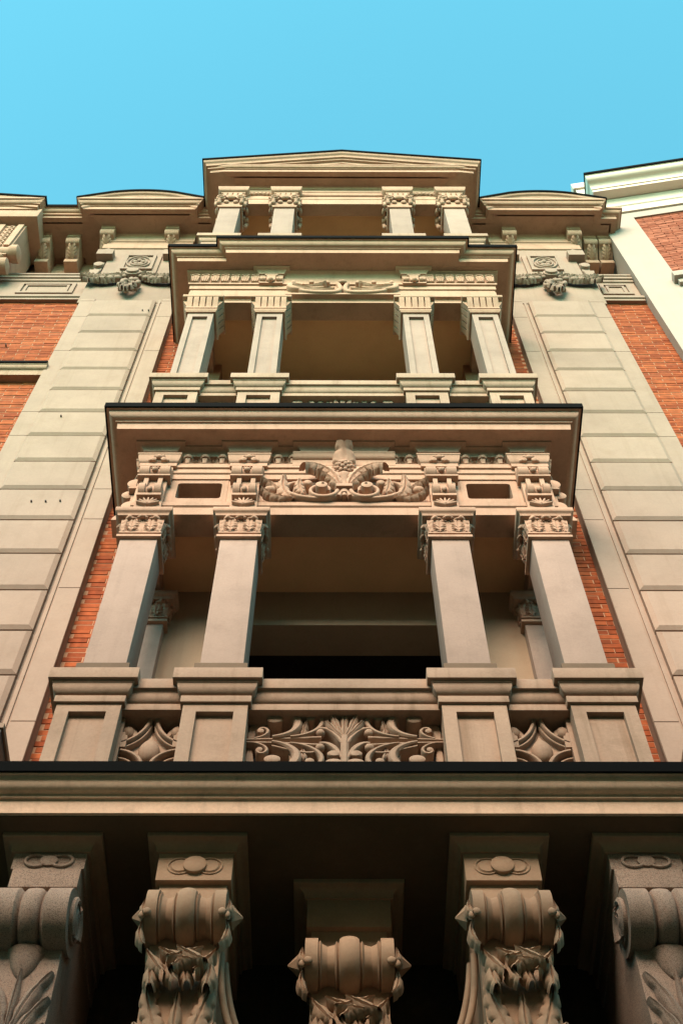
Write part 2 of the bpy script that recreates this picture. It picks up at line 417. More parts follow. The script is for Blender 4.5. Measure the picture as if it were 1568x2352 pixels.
# --- balustrades -------------------------------------------------
CAPP = [(-.15, 0), (.074, 0), (.074, -.098), (.052, -.10), (.052, -.112)]+q((.046, -.114), (.006, -.188), 0)+[(.006, -.196), (.018, -.198), (.018, -.255), (-.15, -.255)]
PEDX = [(-1.625, -1.26), (-.905, -.56), (.545, .895), (1.26, 1.63)]
def make_pedestal():
    h = .182; k = MB(); D = .40
    z0, z1 = 0, .86
    # die with sunk front panel
    px0, px1, pz0, pz1 = -.105, .105, .30, .79
    k.box(-h, px0, 0, D, z0, z1); k.box(px1, h, 0, D, z0, z1); k.box(px0, px1, 0, D, z0, pz0); k.box(px0, px1, 0, D, pz1, z1)
    k.box(px0, px1, .035, D, pz0, pz1)
    die = k.mesh('pedestal', M_PED)
    k = MB(); k.mould([(-h, 0), (h, 0), (h, D), (-h, D)], shift(CAPP, 1.115), closed=True)
    k.box(-h+.01, h-.01, .01, D-.01, .86, 1.113)
    cap = k.mesh('pedestal_cap', M_PED, bevel=.004)
    return die, cap
die, cap = make_pedestal()
def rail_mesh(x0, x1):
    k = MB(); p = [(-.38, 0), (.062, 0), (.062, -.09), (.042, -.092), (.042, -.102)]+q((.038, -.104), (.002, -.172), 0)+[(.002, -.178), (.014, -.18), (.014, -.235), (-.38, -.235)]
    k.mould([(x0, 0), (x1, 0)], p); return k.mesh('handrail', M_PED, bevel=.003)
def scroll_panel():
    """pierced acanthus scrolls round a palmette; origin at panel centre, opening 1.09 x 0.50"""
    k = MB(); yf, yb = 0, .10
    for sx in (-1, 1):
        for sz in (1, -1):
            def P(l): return [(sx*a, sz*b) for a, b in l]
            k.ribbon(P(bez([(.548, .012), (.36, .016), (.24, .026), (.13, .034)])), .018, yf+.006, yb)
            # great scroll: a crescent that swells and ends in a flat eye
            b = bez([(.40, .022), (.30, .04), (.245, .10), (.265, .175)], 12)+bez([(.265, .175), (.285, .245), (.385, .25), (.405, .205)], 12)[1:]
            n = len(b); k.ribbon(P(b), [.016+.040*sin(pi*min(1, i/n*.95)) for i in range(n)], yf-.010, yb, .014)
            k.lathe([(yf-.012, .032), (yf-.006, .040), (yb, .040)], 18, 'y', (sx*.392, 0, sz*.178), (1.12, .82))
            k.ribbon(P(bez([(.36, .03), (.31, .06), (.285, .11), (.295, .16)], 8)), .014, yf+.03, yb)
            # inner scroll
            b = bez([(.30, .028), (.20, .04), (.125, .10), (.125, .165)], 12)+bez([(.125, .165), (.128, .235), (.205, .24), (.212, .20)], 10)[1:]
            n = len(b); k.ribbon(P(b), [.013+.017*sin(pi*min(1, i/n)) for i in range(n)], yf-.004, yb, .008)
            k.lathe([(yf-.008, .018), (yf-.002, .025), (yb, .025)], 14, 'y', (sx*.190, 0, sz*.190))
            # outermost little hook and the knob that ties to the post
            b = bez([(.50, .02), (.45, .03), (.415, .07), (.43, .095)], 10)+bez([(.43, .095), (.45, .13), (.49, .105), (.475, .075)], 8)[1:]
            k.ribbon(P(b), [.016+.006*i/18 for i in range(len(b))], yf+.002, yb)
            k.lathe([(yf-.002, .010), (yf+.002, .017), (yb, .017)], 12, 'y', (sx*.466, 0, sz*.082))
            k.ribbon(P([(.42, .175), (.455, .185), (.49, .185), (.515, .165), (.522, .11), (.524, .02)]), [.04, .05, .055, .05, .045, .03], yf+.045, yb)
            k.leafpath(P([(.225, .04), (.235, .08), (.225, .12), (.215, .165)]), .026, 3, .035, yf+.045, .02, 8, 18)
            # side leaves of the palmette
            b = bez([(.015, -.03), (.04, .05), (.08, .115), (.14, .10)], 10)
            k.ribbon([(sx*a, c if sz > 0 else c-.13) for a, c in b], [.014+.022*sin(pi*i/10) for i in range(11)], yf-.004, yb, .008)
            k.ball((sx*.135, yf+.02, .075 if sz > 0 else -.055), .028, 12)
        k.ribbon(bez([(sx*.14, -.09), (sx*.20, -.13), (sx*.30, -.08), (sx*.40, -.045)], 10), .018, yf+.004, yb)
        for zz, r in ((-.125, .034), (-.205, .046)): k.lathe([(yf-.006, r*.8), (yf, r), (yb, r)], 16, 'y', (sx*.058, 0, zz), (1.1, .8))
        k.prism([(sx*.145, .005), (sx*.40, .003), (sx*.40, -.003), (sx*.145, -.05)], yf+.05, yb)
    k.ribbon([(0, -.25), (0, .03)], [.040, .046], yf-.012, yb, .015)
    for a, L, w in ((-.62, .17, .030), (.62, .17, .030), (-.33, .205, .032), (.33, .205, .032), (0, .225, .034)):
        k.leafpath([(0, .0), (sin(a)*L*.3, cos(a)*L*.3), (sin(a)*L*.7, cos(a)*L*.7), (sin(a)*L, cos(a)*L)], w, 1, .028, yf+.02, .02, 8, 14, .5)
    k.prism([(-.025, -.02), (.025, -.02), (.085, .08), (.07, .16), (0, .20), (-.07, .16), (-.085, .08)], yf+.02, yb, .01)
    k.box(-.56, .56, .0, .12, .25, .27); k.box(-.56, .56, .0, .12, -.30, -.25); k.box(-.575, -.545, 0, .12, -.3, .27); k.box(.545, .575, 0, .12, -.3, .27)
    return k.mesh('scroll_panel', M_PED, 45)
def drop_panel():
    k = MB(); yf, yb = 0, .10
    k.box(-.19, -.16, 0, .12, -.3, .27); k.box(.16, .19, 0, .12, -.3, .27); k.box(-.19, .19, 0, .12, .25, .27); k.box(-.19, .19, 0, .12, -.3, -.25)
    k.box(-.047, .047, -.004, yb, .205, .252); k.box(-.040, .040, .004, yb, .19, .206)
    for sx in (-1, 1):
        P = lambda l: [(sx*a, b) for a, b in l]
        k.ribbon(P(bez([(.018, .20), (.03, .09), (.09, .02), (.155, -.015)])), .024, yf+.004, yb, .008)
        k.ribbon(P(bez([(.010, .165), (.02, .07), (.07, .0), (.135, -.035)])), .016, yf+.022, yb, .006)
        k.ribbon(P(spiral(.175, -.235, .155, .155, pi/2+.15, pi, 10)), .026, yf+.004, yb, .008)
        k.ribbon(P(spiral(.175, -.235, .115, .115, pi/2+.15, pi, 10)), .020, yf+.03, yb, .006)
        k.ribbon(P(spiral(.115, -.215, .04, .012, -1.5, 3.2, 18)), .018, yf+.01, yb, .005)
        k.prism(P([(.165, .07), (.145, .07), (.140, .045), (.128, .04), (.128, -.06), (.165, -.06)]), yf+.004, yb)
        b = bez([(.07, .075), (.10, .04), (.10, .17), (.15, .135)], 10)
        k.ribbon(P(b), [.03+.03*i/10 for i in range(11)], yf+.035, yb, .02)
        k.ball((sx*.138, yf+.05, .115), .040, 12, (1, .9, 1.2))
    egg = [(-.105, .004), (-.10, .022), (-.08, .043), (-.05, .056), (-.015, .060), (.02, .054), (.05, .040), (.08, .022), (.11, .008), (.13, .003)]
    k.prism([(0, .17), (.045, .05), (.11, -.01), (.10, -.06), (.05, -.12), (0, -.16), (-.05, -.12), (-.10, -.06), (-.11, -.01), (-.045, .05)], yf+.055, yb)
    k.lathe(egg, 18, 'z', (0, yf+.045, -.045), (1, .8))
    return k.mesh('drop_panel', M_PED, 45)
SCR, DRP = scroll_panel(), drop_panel()
RC, RS = rail_mesh(-.58, .58), rail_mesh(-.2, .2)
k = MB(); k.box(-.57, .57, .16, .175, .38, .96); SC_ = k.mesh('gap_shade_sheet', M_IRON); k = MB(); k.box(-.19, .19, .16, .175, .38, .96); SS_ = k.mesh('gap_shade_sheet', M_IRON)  # added dark sheets: painted shade for the gaps in the balustrade panels
k = MB(); k.box(-.58, .58, 0, .12, 0, .42); BC = k.mesh('rail_base', M_PED)
k = MB(); k.box(-.2, .2, 0, .12, 0, .42); BS = k.mesh('rail_base', M_PED)
def balustrade(zf, mini=False):
    """zf: floor height"""
    for a, b in PEDX:
        p = link('pedestal', die, BLD, ((a+b)/2, -.055, zf)); link('pedestal_cap', cap, p)
    for x, r, pn, bs in ((-.008, RC, SCR, BC), (-1.083, RS, DRP, BS), (1.078, RS, DRP, BS)):
        link('handrail', r, BLD, (x, -.03+.02, zf+1.083))
        if not mini:
            p = link('balustrade_panel', pn, BLD, (x, .035, zf+.655)); link('rail_base', bs, p, (0, 0, -.655)); link('gap_shade_sheet', SC_ if pn is SCR else SS_, p, (0, 0, -.70))
    # side runs back to the wall
    for sg in (-1, 1):
        k = MB(); k.box(sg*1.56-.09, sg*1.56+.09, .24, .74, .86, 1.08); k.box(sg*1.56-.06, sg*1.56+.06, .24, .74, 0, .86)
        part('side_parapet', k, M_PED, BLD, (0, 0, zf))
FL1 = 6.852; D2 = 4.552
balustrade(FL1); balustrade(FL1+D2); balustrade(15.80, True)

# --- columns -----------------------------------------------------
CX = [-1.437, -.738, .738, 1.437]
def shaft(z0, z1, panel=False):
    h = .13; k = MB()
    if not panel:
        k.box(-h, h, 0, .26, z0, z1)
    else:
        a = .075
        k.box(-h, -a, 0, .26, z0, z1); k.box(a, h, 0, .26, z0, z1); k.box(-a, a, 0, .26, z1-.46, z1); k.box(-a, a, 0, .26, z0, z0+.1)
        k.box(-a, a, .030, .26, z0+.1, z1-.46)
    return k.mesh('column', M_SHAFT, bevel=0 if panel else .005)
def sqprof(prof):                                      # square ring round a column, offsets from its faces
    k = MB(); k.mould([(-.13, 0), (.13, 0), (.13, .26), (-.13, .26)], prof, closed=True); return k
def faces4(k, fn):
    for a in range(4):
        X = k.X; k.X = X @ Matrix.Translation((0, .13, 0)) @ Matrix.Rotation(a*pi/2, 4, 'Z') @ Matrix.Translation((0, -.13, 0)); fn(k); k.X = X
def cap_leafy():
    """origin at column front foot of the capital; 0.46 high"""
    k = sqprof([(-.1, 0), (.014, 0)]+q((.026, .004), (.026, .04), 0, 2)+[(.010, .045), (.004, .085), (.018, .09), (.018, .108), (.002, .11)]+q((.002, .12), (.022, .35), 1, 4)+[(-.1, .35)])
    ab = sqprof([(-.1, .335), (.040, .335)]+q((.052, .345), (.068, .39), 0, 3)+[(.074, .40), (.074, .46), (-.1, .46)])
    def lv(k):
        for x in (-.066, .066):
            k.leafpath([(x, .105), (x, .18), (x, .26), (x, .315)], .062, 5, .020, -.006, .018, 12, 30, .45)
            for sx in (-1, 1):
                for i in range(3): k.tube([(x+sx*.006, -.026, .13+i*.05), (x+sx*.022, -.028, .155+i*.05), (x+sx*.045, -.022, .165+i*.05)], .0045, 5)
            k.ball((x, -.04, .305), .016, 8, (1.2, .8, .7))
        k.leafpath([(0, .12), (0, .2), (0, .27), (0, .32)], .030, 4, .012, -.002, .02, 6, 20, .4)
        k.ball((0, -.048, .320), .024, 10, (1.4, .8, .7)); k.ball((-.026, -.045, .312), .014, 8); k.ball((.026, -.045, .312), .014, 8)
        for sx in (-1, 1):                              # corner curls
            X = k.X; k.X = X @ Matrix.Translation((sx*.13, 0, 0)) @ Matrix.Rotation(-sx*pi/4, 4, 'Z')
            k.lathe([(-.020, .020), (-.015, .026), (.015, .026), (.020, .020)], 12, 'x', (0, -.050, .318)); k.leafpath([(0, .12), (0, .2), (0, .27), (0, .325)], .028, 3, .016, -.01, .035, 6, 18, .4); k.X = X
    faces4(k, lv)
    return k.mesh('capital', M_STONE, 50), ab.mesh('abacus', M_STONE, bevel=.003)
def cap_fluted():
    k = sqprof([(-.1, 0), (.02, 0), (.022, .02), (.032, .035), (.034, .075), (.014, .085), (.012, .12), (.030, .125), (.032, .165), (.010, .175)]+q((.010, .185), (.050, .40), 0, 4)+[(-.1, .40)])
    ab = sqprof([(-.1, .402), (.074, .402), (.080, .41), (.080, .475), (-.1, .475)])
    def fl(k):
        for i in range(5):
            x = (i-2)*.066
            k.xprism([(.0, .178), (-.026, .178), (-.036, .23), (-.054, .30), (-.070, .36), (-.074, .402), (.0, .402)], x-.0265, x+.0265)
    faces4(k, fl)
    return k.mesh('capital', M_STONE, 40), ab.mesh('abacus', M_STONE, bevel=.003)
def cap_ionic():
    k = sqprof([(-.1, 0), (.022, 0), (.03, .02), (.03, .05), (.01, .06), (.01, .10), (.02, .30), (-.1, .30)])
    def fl(k):
        for sx in (-1, 1):
            k.lathe([(-.075, .03), (-.066, .045), (-.064, .062), (0, .064)], 16, 'y', (sx*.130, 0, .285))
            k.ribbon([(sx*.130+(.055-.03*i/18)*cos(i*.5), .285+(.055-.03*i/18)*sin(i*.5)) for i in range(19)], .014, -.085, -.05, .004)
            k.leaf(.030, .13, .03, .1, 3, 6, 10, .5, lambda a, b, c, sx=sx: (a+sx*.145, -c-.05, b+.10))
            k.ball((sx*.145, -.045, .09), .034, 8)
        k.box(-.15, .15, -.06, .02, .315, .37); k.ball((0, -.055, .285), .05, 12, (1.2, .7, .8)); k.box(-.045, .045, -.075, 0, .30, .335)
        for x in (-.06, .06): k.ball((x, -.03, .20), .035, 8, (1, .6, 1.2))
    faces4(k, fl)
    ab = sqprof([(-.1, .37), (.055, .37), (.055, .40), (.02, .405), (.015, .60), (-.1, .60)])
    for i in range(4): ab.box(-.125+i*.068, -.125+i*.068+.046, -.040, 0, .43, .585)
    ab.mould([(-.13, 0), (.13, 0), (.13, .26), (-.13, .26)], [(-.1, .60), (.025, .60), (.03, .62)]+q((.035, .63), (.075, .72), 1, 4)+[(.078, .75), (-.1, .75)], closed=True)
    return k.mesh('capital', M_STONE, 45), ab.mesh('abacus', M_STONE)
k = sqprof([(-.1, 0), (.026, 0), (.028, .02), (.028, .195), (.022, .208), (-.1, .208)]); CBASE = k.mesh('base', M_DIRT_SHADE, bevel=.004)
LV = [(FL1+1.113, 10.09, False, cap_leafy(), 9.722), (FL1+D2+1.113, 14.80, True, cap_fluted(), 14.445), (16.90, 18.84, False, cap_ionic(), 18.485)]
for z0, z1, pan, (cm, am), zc in LV:
    sm = shaft(z0, z1+.02, pan)
    zs = (1, 1, 1.10) if z0 > 16 else (1, 1, .77)
    for x in CX:
        c = link('column', sm, BLD, (x, 0, 0)); link('capital', cm, c, (0, 0, zc), 0, zs); link('abacus', am, c, (0, 0, zc), 0, zs); link('base', CBASE, c, (0, 0, z0-.002))
# pilasters against the wall behind the corner columns
for (z0, z1, pan, (cm, am), zc) in LV[:1]:
    sm = shaft(z0-1, z1+.02, False)
    for x in (-1.437, 1.437):
        c = link('wall_pilaster', sm, BLD, (x, .70, 0)); link('capital', cm, c, (0, 0, zc), 0, (1, 1, .77)); link('abacus', am, c, (0, 0, zc), 0, (1, 1, .77))

# --- entablature of the first loggia ------------------------------
def entab(prof, mat=M_STONE, name='entablature', path=U, lift=None):
    m = MB(); m.mould(path, prof, lift); return part(name, m, mat, BLD)
entab([(-.2, 11.142), (-.035, 11.142), (-.035, 10.925), (.008, 10.925), (.008, 10.862), (-.006, 10.855), (-.006, 10.795), (-.019, 10.787), (-.019, 10.712), (-.2, 10.712)])
entab([(-.2, 10.312), (-.012, 10.312), (-.004, 10.302), (-.004, 10.248), (-.018, 10.238), (-.018, 10.222), (-.013, 10.22), (-.013, 10.12), (-.2, 10.12)], name='architrave')
jx = [(-X0-.0, .80), (-X0, -.045), (-1.31, -.045), (-1.31, 0), (-.90, 0), (-.90, -.045), (-.58, -.045), (-.58, 0), (-.34, 0), (-.34, -.045)]
BED = jx+[(-x, y) for x, y in reversed(jx)]
m = MB(); m.mould(BED, [(-.1, 11.141), (.062, 11.141), (.062, 11.13)]+q((.058, 11.125), (.0, 11.07), 1, 4)+[(-.1, 11.07)]); part('bed_moulding', m, M_STONE, BLD)
# pierced zone: solid piers, framed openings
m = MB()
m.box(-.63, .63, .04, .2, 10.311, 10.713)
for sg in (-1, 1):
    for a, b in ((.60, .915), (1.275, 1.572)):
        xs = sorted((sg*a, sg*b)); m.box(xs[0], xs[1], .035, .2, 10.311, 10.713)
    xs = sorted((sg*1.38, sg*1.56)); m.box(xs[0], xs[1], .2, .80, 10.311, 10.713)
m.box(-1.56, 1.56, .17, .205, 10.69, 10.72); part('frieze_wall', m, M_STONE, BLD)
def opening_frame(x0, x1, z0, z1, a0, a1, b0, b1, r=.028, n=5):
    inner = []
    for cx, cz, s0 in ((a1-r, b1-r, 0), (a0+r, b1-r, pi/2), (a0+r, b0+r, pi), (a1-r, b0+r, 1.5*pi)):
        for i in range(n+1):
            t = s0+pi/2*i/n; inner.append((cx+r*cos(t), cz+r*sin(t)))
    outer = []
    for i, (cx, cz) in enumerate(((x1, z1), (x0, z1), (x0, z0), (x1, z0))): outer += [(cx, cz)]*(n+1)
    k = len(inner); vs = []
    for y in (.03, .2): vs += [(x, y, z) for x, z in outer]+[(x, y, z) for x, z in inner]
    fs = []
    for i in range(k):
        j = (i+1) % k
        fs.append((k+i, k+j, 3*k+j, 3*k+i))
        for o in (0, 2*k):
            if outer[i] != outer[j]: fs.append((o+i, o+j, o+k+j, o+k+i))
            else: fs.append((o+i, o+k+j, o+k+i))
    mm = MB(); mm.add(vs, fs); return mm
for sg in (-1, 1):
    x0, x1 = sorted((sg*.88, sg*1.31)); a0, a1 = sorted((sg*.925, sg*1.262))
    f = part('opening_frame', opening_frame(x0, x1, 10.313, 10.711, a0, a1, 10.41, 10.66), M_STONE, BLD)
    m = MB(); m.box(x0, x1, .33, .36, 10.36, 10.75); part('opening_back', m, M_ROOM, f)  # near-black sheet; the shade of the recess is put into its colour
# leafy anthemions along the upper frieze
k = MB()
k.lathe([(-.02, .032), (.0, .04), (.02, .034)], 12, 'z', (0, -.02, .125), (1, .7)); k.ribbon([(0, .02), (0, .12)], [.03, .05], -.03, .03)
for a in (-.95, -.5, .5, .95):
    X = k.X; k.X = Matrix.Translation((0, .005, .005)) @ Matrix.Rotation(a, 4, 'Y'); k.leaf(.020, .10, .03, .15, 2, 6, 8, .4); k.X = X
ANT = k.mesh('anthemion', M_STONE, 50)
for x in (-1.225, -1.09, -.955, -.515, -.40, .40, .515, .955, 1.09, 1.225): link('anthemion', ANT, BLD, (x, .033, 10.93), 0, (1, 1.25, 1))
# brackets above the columns
def bracket():
    w = .120; k = MB()
    k.box(-w+.02, w-.02, -.01, .06, -.885, -.42); k.box(-w, w, -.012, .06, -.42, 0)
    for sx in (-1, 1): k.box(min(sx*.035, sx*.070), max(sx*.035, sx*.070), -.040, .0, -.62, -.46)
    k.box(-w-.004, w+.004, -.060, .03, -.462, -.44); k.box(-w+.030, w-.030, -.055, .03, -.775, -.742)
    main = k.mesh('bracket', M_STONE, bevel=.003)
    k = MB(); k.mould([(-w, .06), (-w, 0), (w, 0), (w, .06)], [(-.05, 0), (.052, 0), (.052, -.02)]+q((.046, -.025), (.010, -.13), 0, 4)+[(.024, -.132), (.024, -.18), (-.05, -.18)])
    for x in (-.040, .040): k.lathe([(-.03, .010), (-.02, .024), (.03, .026)], 12, 'y', (x, -.03, -.105))
    k.ball((0, -.05, -.075), .026, 10, (1.2, .8, .9)); k.ball((-.03, -.045, -.06), .018, 8); k.ball((.03, -.045, -.06), .018, 8); k.ball((-.065, -.035, -.11), .016, 8); k.ball((.065, -.035, -.11), .016, 8)
    kcap = k.mesh('bracket_cap', M_STONE, 45)
    k = MB()
    for x0, x1 in ((-w, -.036), (.036, w)): k.lathe([(x0, .055), (x0+.005, .072), (x1-.005, .072), (x1, .055)], 18, 'x', (0, -.010, -.315))
    k.lathe([(-.036, .050), (.036, .050)], 12, 'x', (0, -.010, -.315)); k.ball((0, -.060, -.32), .026, 8); k.ball((-.020, -.062, -.295), .013, 8); k.ball((.020, -.062, -.295), .013, 8)
    roll = k.mesh('roll', M_STONE, 45)
    k = MB()
    for x0, x1 in ((-.088, -.030), (.030, .088)): k.lathe([(x0, .060), (x0+.005, .078), (x1-.005, .078), (x1, .060)], 18, 'x', (0, -.012, -.655))
    k.lathe([(-.030, .056), (0, .062), (.030, .056)], 12, 'x', (0, -.012, -.67)); k.ball((0, -.072, -.685), .024, 10, (.8, .7, 1.3))
    r2 = k.mesh('roll', M_STONE, 45)
    k = MB()
    for i in range(7):
        a = (i-3)*.40; X = k.X; k.X = Matrix.Translation((0, -.008, -.875)) @ Matrix.Rotation(a, 4, 'Y')
        k.ribbon([(0, -.005), (0, .05), (0, .088)], [.022, .020, .012], -.032, .03, .008); k.X = X
    shell = k.mesh('shell', M_STONE, 50)
    return main, kcap, roll, r2, shell
BRK = bracket()
def put_bracket(loc, rz=0):
    b = link('bracket', BRK[0], BLD, loc, rz)
    for nme, me, dz in zip(('bracket_cap', 'roll', 'roll', 'shell'), BRK[1:], (-.045, -.05, -.02, 0)): link(nme, me, b, (0, 0, dz))
for x in CX: put_bracket((x, -.005, 11.075-.005))
for sg in (-1, 1): put_bracket((sg*1.575, .17, 11.07), sg*pi/2)
for sg in (-1, 1):                                     # swelling foot of the side brackets
    k = MB(); k.xprism([(0, 10.19), (-.14, 10.19), (-.13, 10.23), (-.06, 10.36), (-.04, 10.42), (0, 10.42)], -.075, .075)
    bf = part('bracket_foot', k, M_STONE, BLD, (sg*1.57, .17, 0), sg*pi/2)
    k = MB(); k.lathe([(-.07, .04), (-.06, .055), (.06, .055), (.07, .04)], 14, 'x', (0, -.07, 10.62)); k.box(-.07, .07, -.07, .03, 10.60, 10.68); part('roll', k, M_STONE, bf)
# centrepiece: pine cone, acanthus and scrolls
cp = MB(); cp.box(-.40, .40, -.010, .05, 10.90, 11.075); cp.mould([(-.40, .0), (.40, .0)], [(-.03, 11.07), (.05, 11.07), (.05, 11.055)]+q((.045, 11.05), (.012, 10.99), 0, 3)+[(-.03, 10.99)])
cpo = part('crest', cp, M_STONE, BLD)
m = MB()
for sx in (-1, 1):
    P = lambda l: [(sx*a, b) for a, b in l]
    # volute beside the stem, its tail running out along the bottom and up into a ring
    b = [(sx*a, c) for a, c in spiral(.165, 10.415, .115, .052, pi*1.0, pi*1.0+2.1*pi, 36)]
    m.ribbon(b, [.031-.011*i/36 for i in range(37)], -.050, .05, .010)
    m.lathe([(-.088, .026), (-.082, .044), (.05, .047)], 18, 'y', (sx*.168, 0, 10.425)); m.lathe([(-.100, .006), (-.086, .016)], 10, 'y', (sx*.160, 0, 10.43))
    b = bez([(.02, 10.40), (.06, 10.285), (.26, 10.30), (.36, 10.36)], 14)+[(a, c) for a, c in spiral(.335, 10.48, .115, .075, -1.3, 2.6, 20)]
    n = len(b); m.ribbon(P(b), [.020+.008*sin(pi*i/n) for i in range(n)], -.035, .05, .008)
    m.lathe([(-.045, .02), (-.035, .034), (.05, .036)], 14, 'y', (sx*.275, 0, 10.55))
    m.leafpath(P([(.30, 10.385), (.325, 10.44), (.345, 10.49), (.335, 10.555)]), .052, 4, .045, .015, .04)
    m.leafpath(P([(.36, 10.32), (.44, 10.37), (.475, 10.45), (.455, 10.60)]), .058, 4, .05, .02, .05, 10, 36, .4)
    m.leafpath(P([(.38, 10.33), (.47, 10.33), (.55, 10.34), (.605, 10.40)]), .042, 4, .05, .02, .05, 10, 36, .4)
    m.leafpath(P([(.47, 10.43), (.52, 10.52), (.57, 10.56), (.615, 10.55)]), .050, 4, .05, .02, .06)
    m.ball((sx*.555, -.0, 10.475), .045, 12, (1.1, .9, .8)); m.ball((sx*.605, .01, 10.60), .028, 10)
    # the two great leaves that rise from the stem, and the smaller pair under them
    m.leafpath(P([(.03, 10.44), (.04, 10.66), (.15, 10.80), (.29, 10.66)]), .085, 6, .055, .0, .10, 12, 48, .45)
    m.leafpath(P([(.035, 10.44), (.07, 10.55), (.12, 10.60), (.19, 10.595)]), .050, 4, .05, -.01, .07)
part('acanthus_scroll', m, M_STONE, cpo, smooth=55)
m = MB()
m.lathe([(10.38, .035), (10.50, .03), (10.64, .042), (10.66, .06), (10.69, .055), (10.70, .04)], 14, 'z', (0, -.02, 0), (1, .8))
m.box(-.06, .06, -.065, .04, 10.435, 10.475)
for a in (-.5, 0, .5): m.ribbon([(sin(a)*.02, 10.43), (sin(a)*.09, 10.34)], [.02, .035], -.04, .04, .008)
part('stem', m, M_STONE, cpo, smooth=50)
m = MB(); m.ball((0, -.03, 10.77), .075, 14, (1, .8, 1.05))
for r in range(6):
    for i in range(9):
        a = 2*pi*(i+.5*(r % 2))/9; z = 10.71+r*.026; rr = .072*sqrt(max(.05, 1-((z-10.775)/.085)**2))
        m.ball((rr*cos(a), -.03+rr*.85*sin(a), z), .019, 6)
part('pine_cone', m, M_STONE, cpo, smooth=60)
m = MB(); m.leafpath([(0, 10.74), (0, 10.84), (0, 10.93), (0, 10.985)], .092, 2, .035, -.03, .12, 12, 26, .75); part('crest_leaf', m, M_STONE, cpo, smooth=60)

# --- second loggia entablature -------------------------------------
entab([(-.2, 15.55), (.05, 15.55), (.05, 15.25), (.065, 15.245), (.065, 15.205), (.045, 15.20), (.045, 15.10), (.03, 15.095), (.03, 15.04), (.035, 15.035), (.035, 14.89), (.0, 14.885), (.0, 14.862), (-.005, 14.86), (-.005, 14.755+.05), (-.2, 14.805)])
j2 = [(-X0-.05, .80), (-X0-.05, -.05), (-.905, -.05), (-.905, -.10), (-.625, -.10), (-.625, -.05)]
m = MB(); m.mould(j2+[(-x, y) for x, y in reversed(j2)], [(-.1, 15.548), (.055, 15.548), (.055, 15.53)]+q((.05, 15.525), (.0, 15.45), 1, 4)+[(-.1, 15.45)]); part('bed_moulding', m, M_STONE, BLD)
k = MB()
k.prism([(-.043, 0)]+[(.045*cos(pi-pi*i/10), .165+.045*sin(pi*i/10)) for i in range(11)]+[(.043, 0)], -.028, .03, .012)
for a in (-.26, -.09, .09, .26): k.ribbon([(a*.12, .01), (a*.14, .09), (a*.155, .15)], [.006, .010, .012], -.036, 0, .004)
k.tube([(.040*cos(pi*i/10), -.030, .168+.036*sin(pi*i/10)) for i in range(11)], .010, 6)
TNG = k.mesh('frieze_leaf', M_STONE, 45)
for sg in (-1, 1):
    for i in range(7): link('frieze_leaf', TNG, BLD, (sg*(1.575-i*.107), -.055, 15.25))
k = MB(); w = .125
k.box(-w, w, -.03, .05, .0, .285); k.box(-w-.01, w+.01, -.045, .05, .255, .285)
k.prism([(-.07, .24), (.07, .24), (.07, .20), (.05, .19), (.045, .04), (-.045, .04), (-.05, .19), (-.07, .20)], -.05, .0, .004)
for sx in (-1, 1):
    k.lathe([(sx*.055, .032), (sx*.09, .034), (sx*.092, .026), (sx*.12, .028)], 12, 'x', (0, -.035, .07))
    k.box(min(sx*.055, sx*.12), max(sx*.055, sx*.12), -.045, 0, .09, .16)
k.ball((0, -.055, .025), .03, 10); k.lathe([(-.04, .022), (.04, .022)], 10, 'x', (0, -.035, .05))
CON2 = k.mesh('bracket', M_STONE, 45)
for sg in (-1, 1): link('bracket', CON2, BLD, (sg*.762, -.055, 15.19), label='small block bracket under the second cornice')
m = MB()
m.box(-.60, .60, -.06, .0, 14.89, 14.93)
for sx in (-1, 1):
    P = lambda l: [(sx*a, b) for a, b in l]
    b = bez([(.05, 15.20), (.0, 15.02), (.02, 14.93), (.14, 14.93)], 12)+bez([(.14, 14.93), (.30, 14.92), (.40, 14.95), (.45, 15.0)], 10)[1:]
    m.ribbon(P(b), [.045+.012*sin(pi*i/len(b)) for i in range(len(b))], -.085, -.02, .010)
    m.leafpath(P([(.08, 15.03), (.20, 14.99), (.34, 14.96), (.52, 15.10)]), .045, 2, .05, -.04, .02)
    b = bez([(.20, 15.06), (.34, 15.02), (.55, 15.00), (.56, 15.12)], 12)+bez([(.56, 15.12), (.56, 15.20), (.45, 15.20), (.42, 15.14)], 8)[1:]
    m.ribbon(P(b), [.02+.05*sin(pi*i/len(b)) for i in range(len(b))], -.09, -.02, .012)
    m.leafpath(P([(.46, 15.10), (.36, 15.12), (.27, 15.10), (.18, 15.16)]), .038, 3, .05, -.04, .03)
    for x, z in ((.52, 15.20), (.33, 15.205), (.16, 15.195)): m.lathe([(-.105, .012), (-.095, .026), (-.02, .030)], 12, 'y', (sx*x, 0, z))
m.ball((0, -.085, 15.215), .034, 10, (1.5, .8, .8))
part('frieze_scroll', m, M_STONE, BLD, smooth=50)

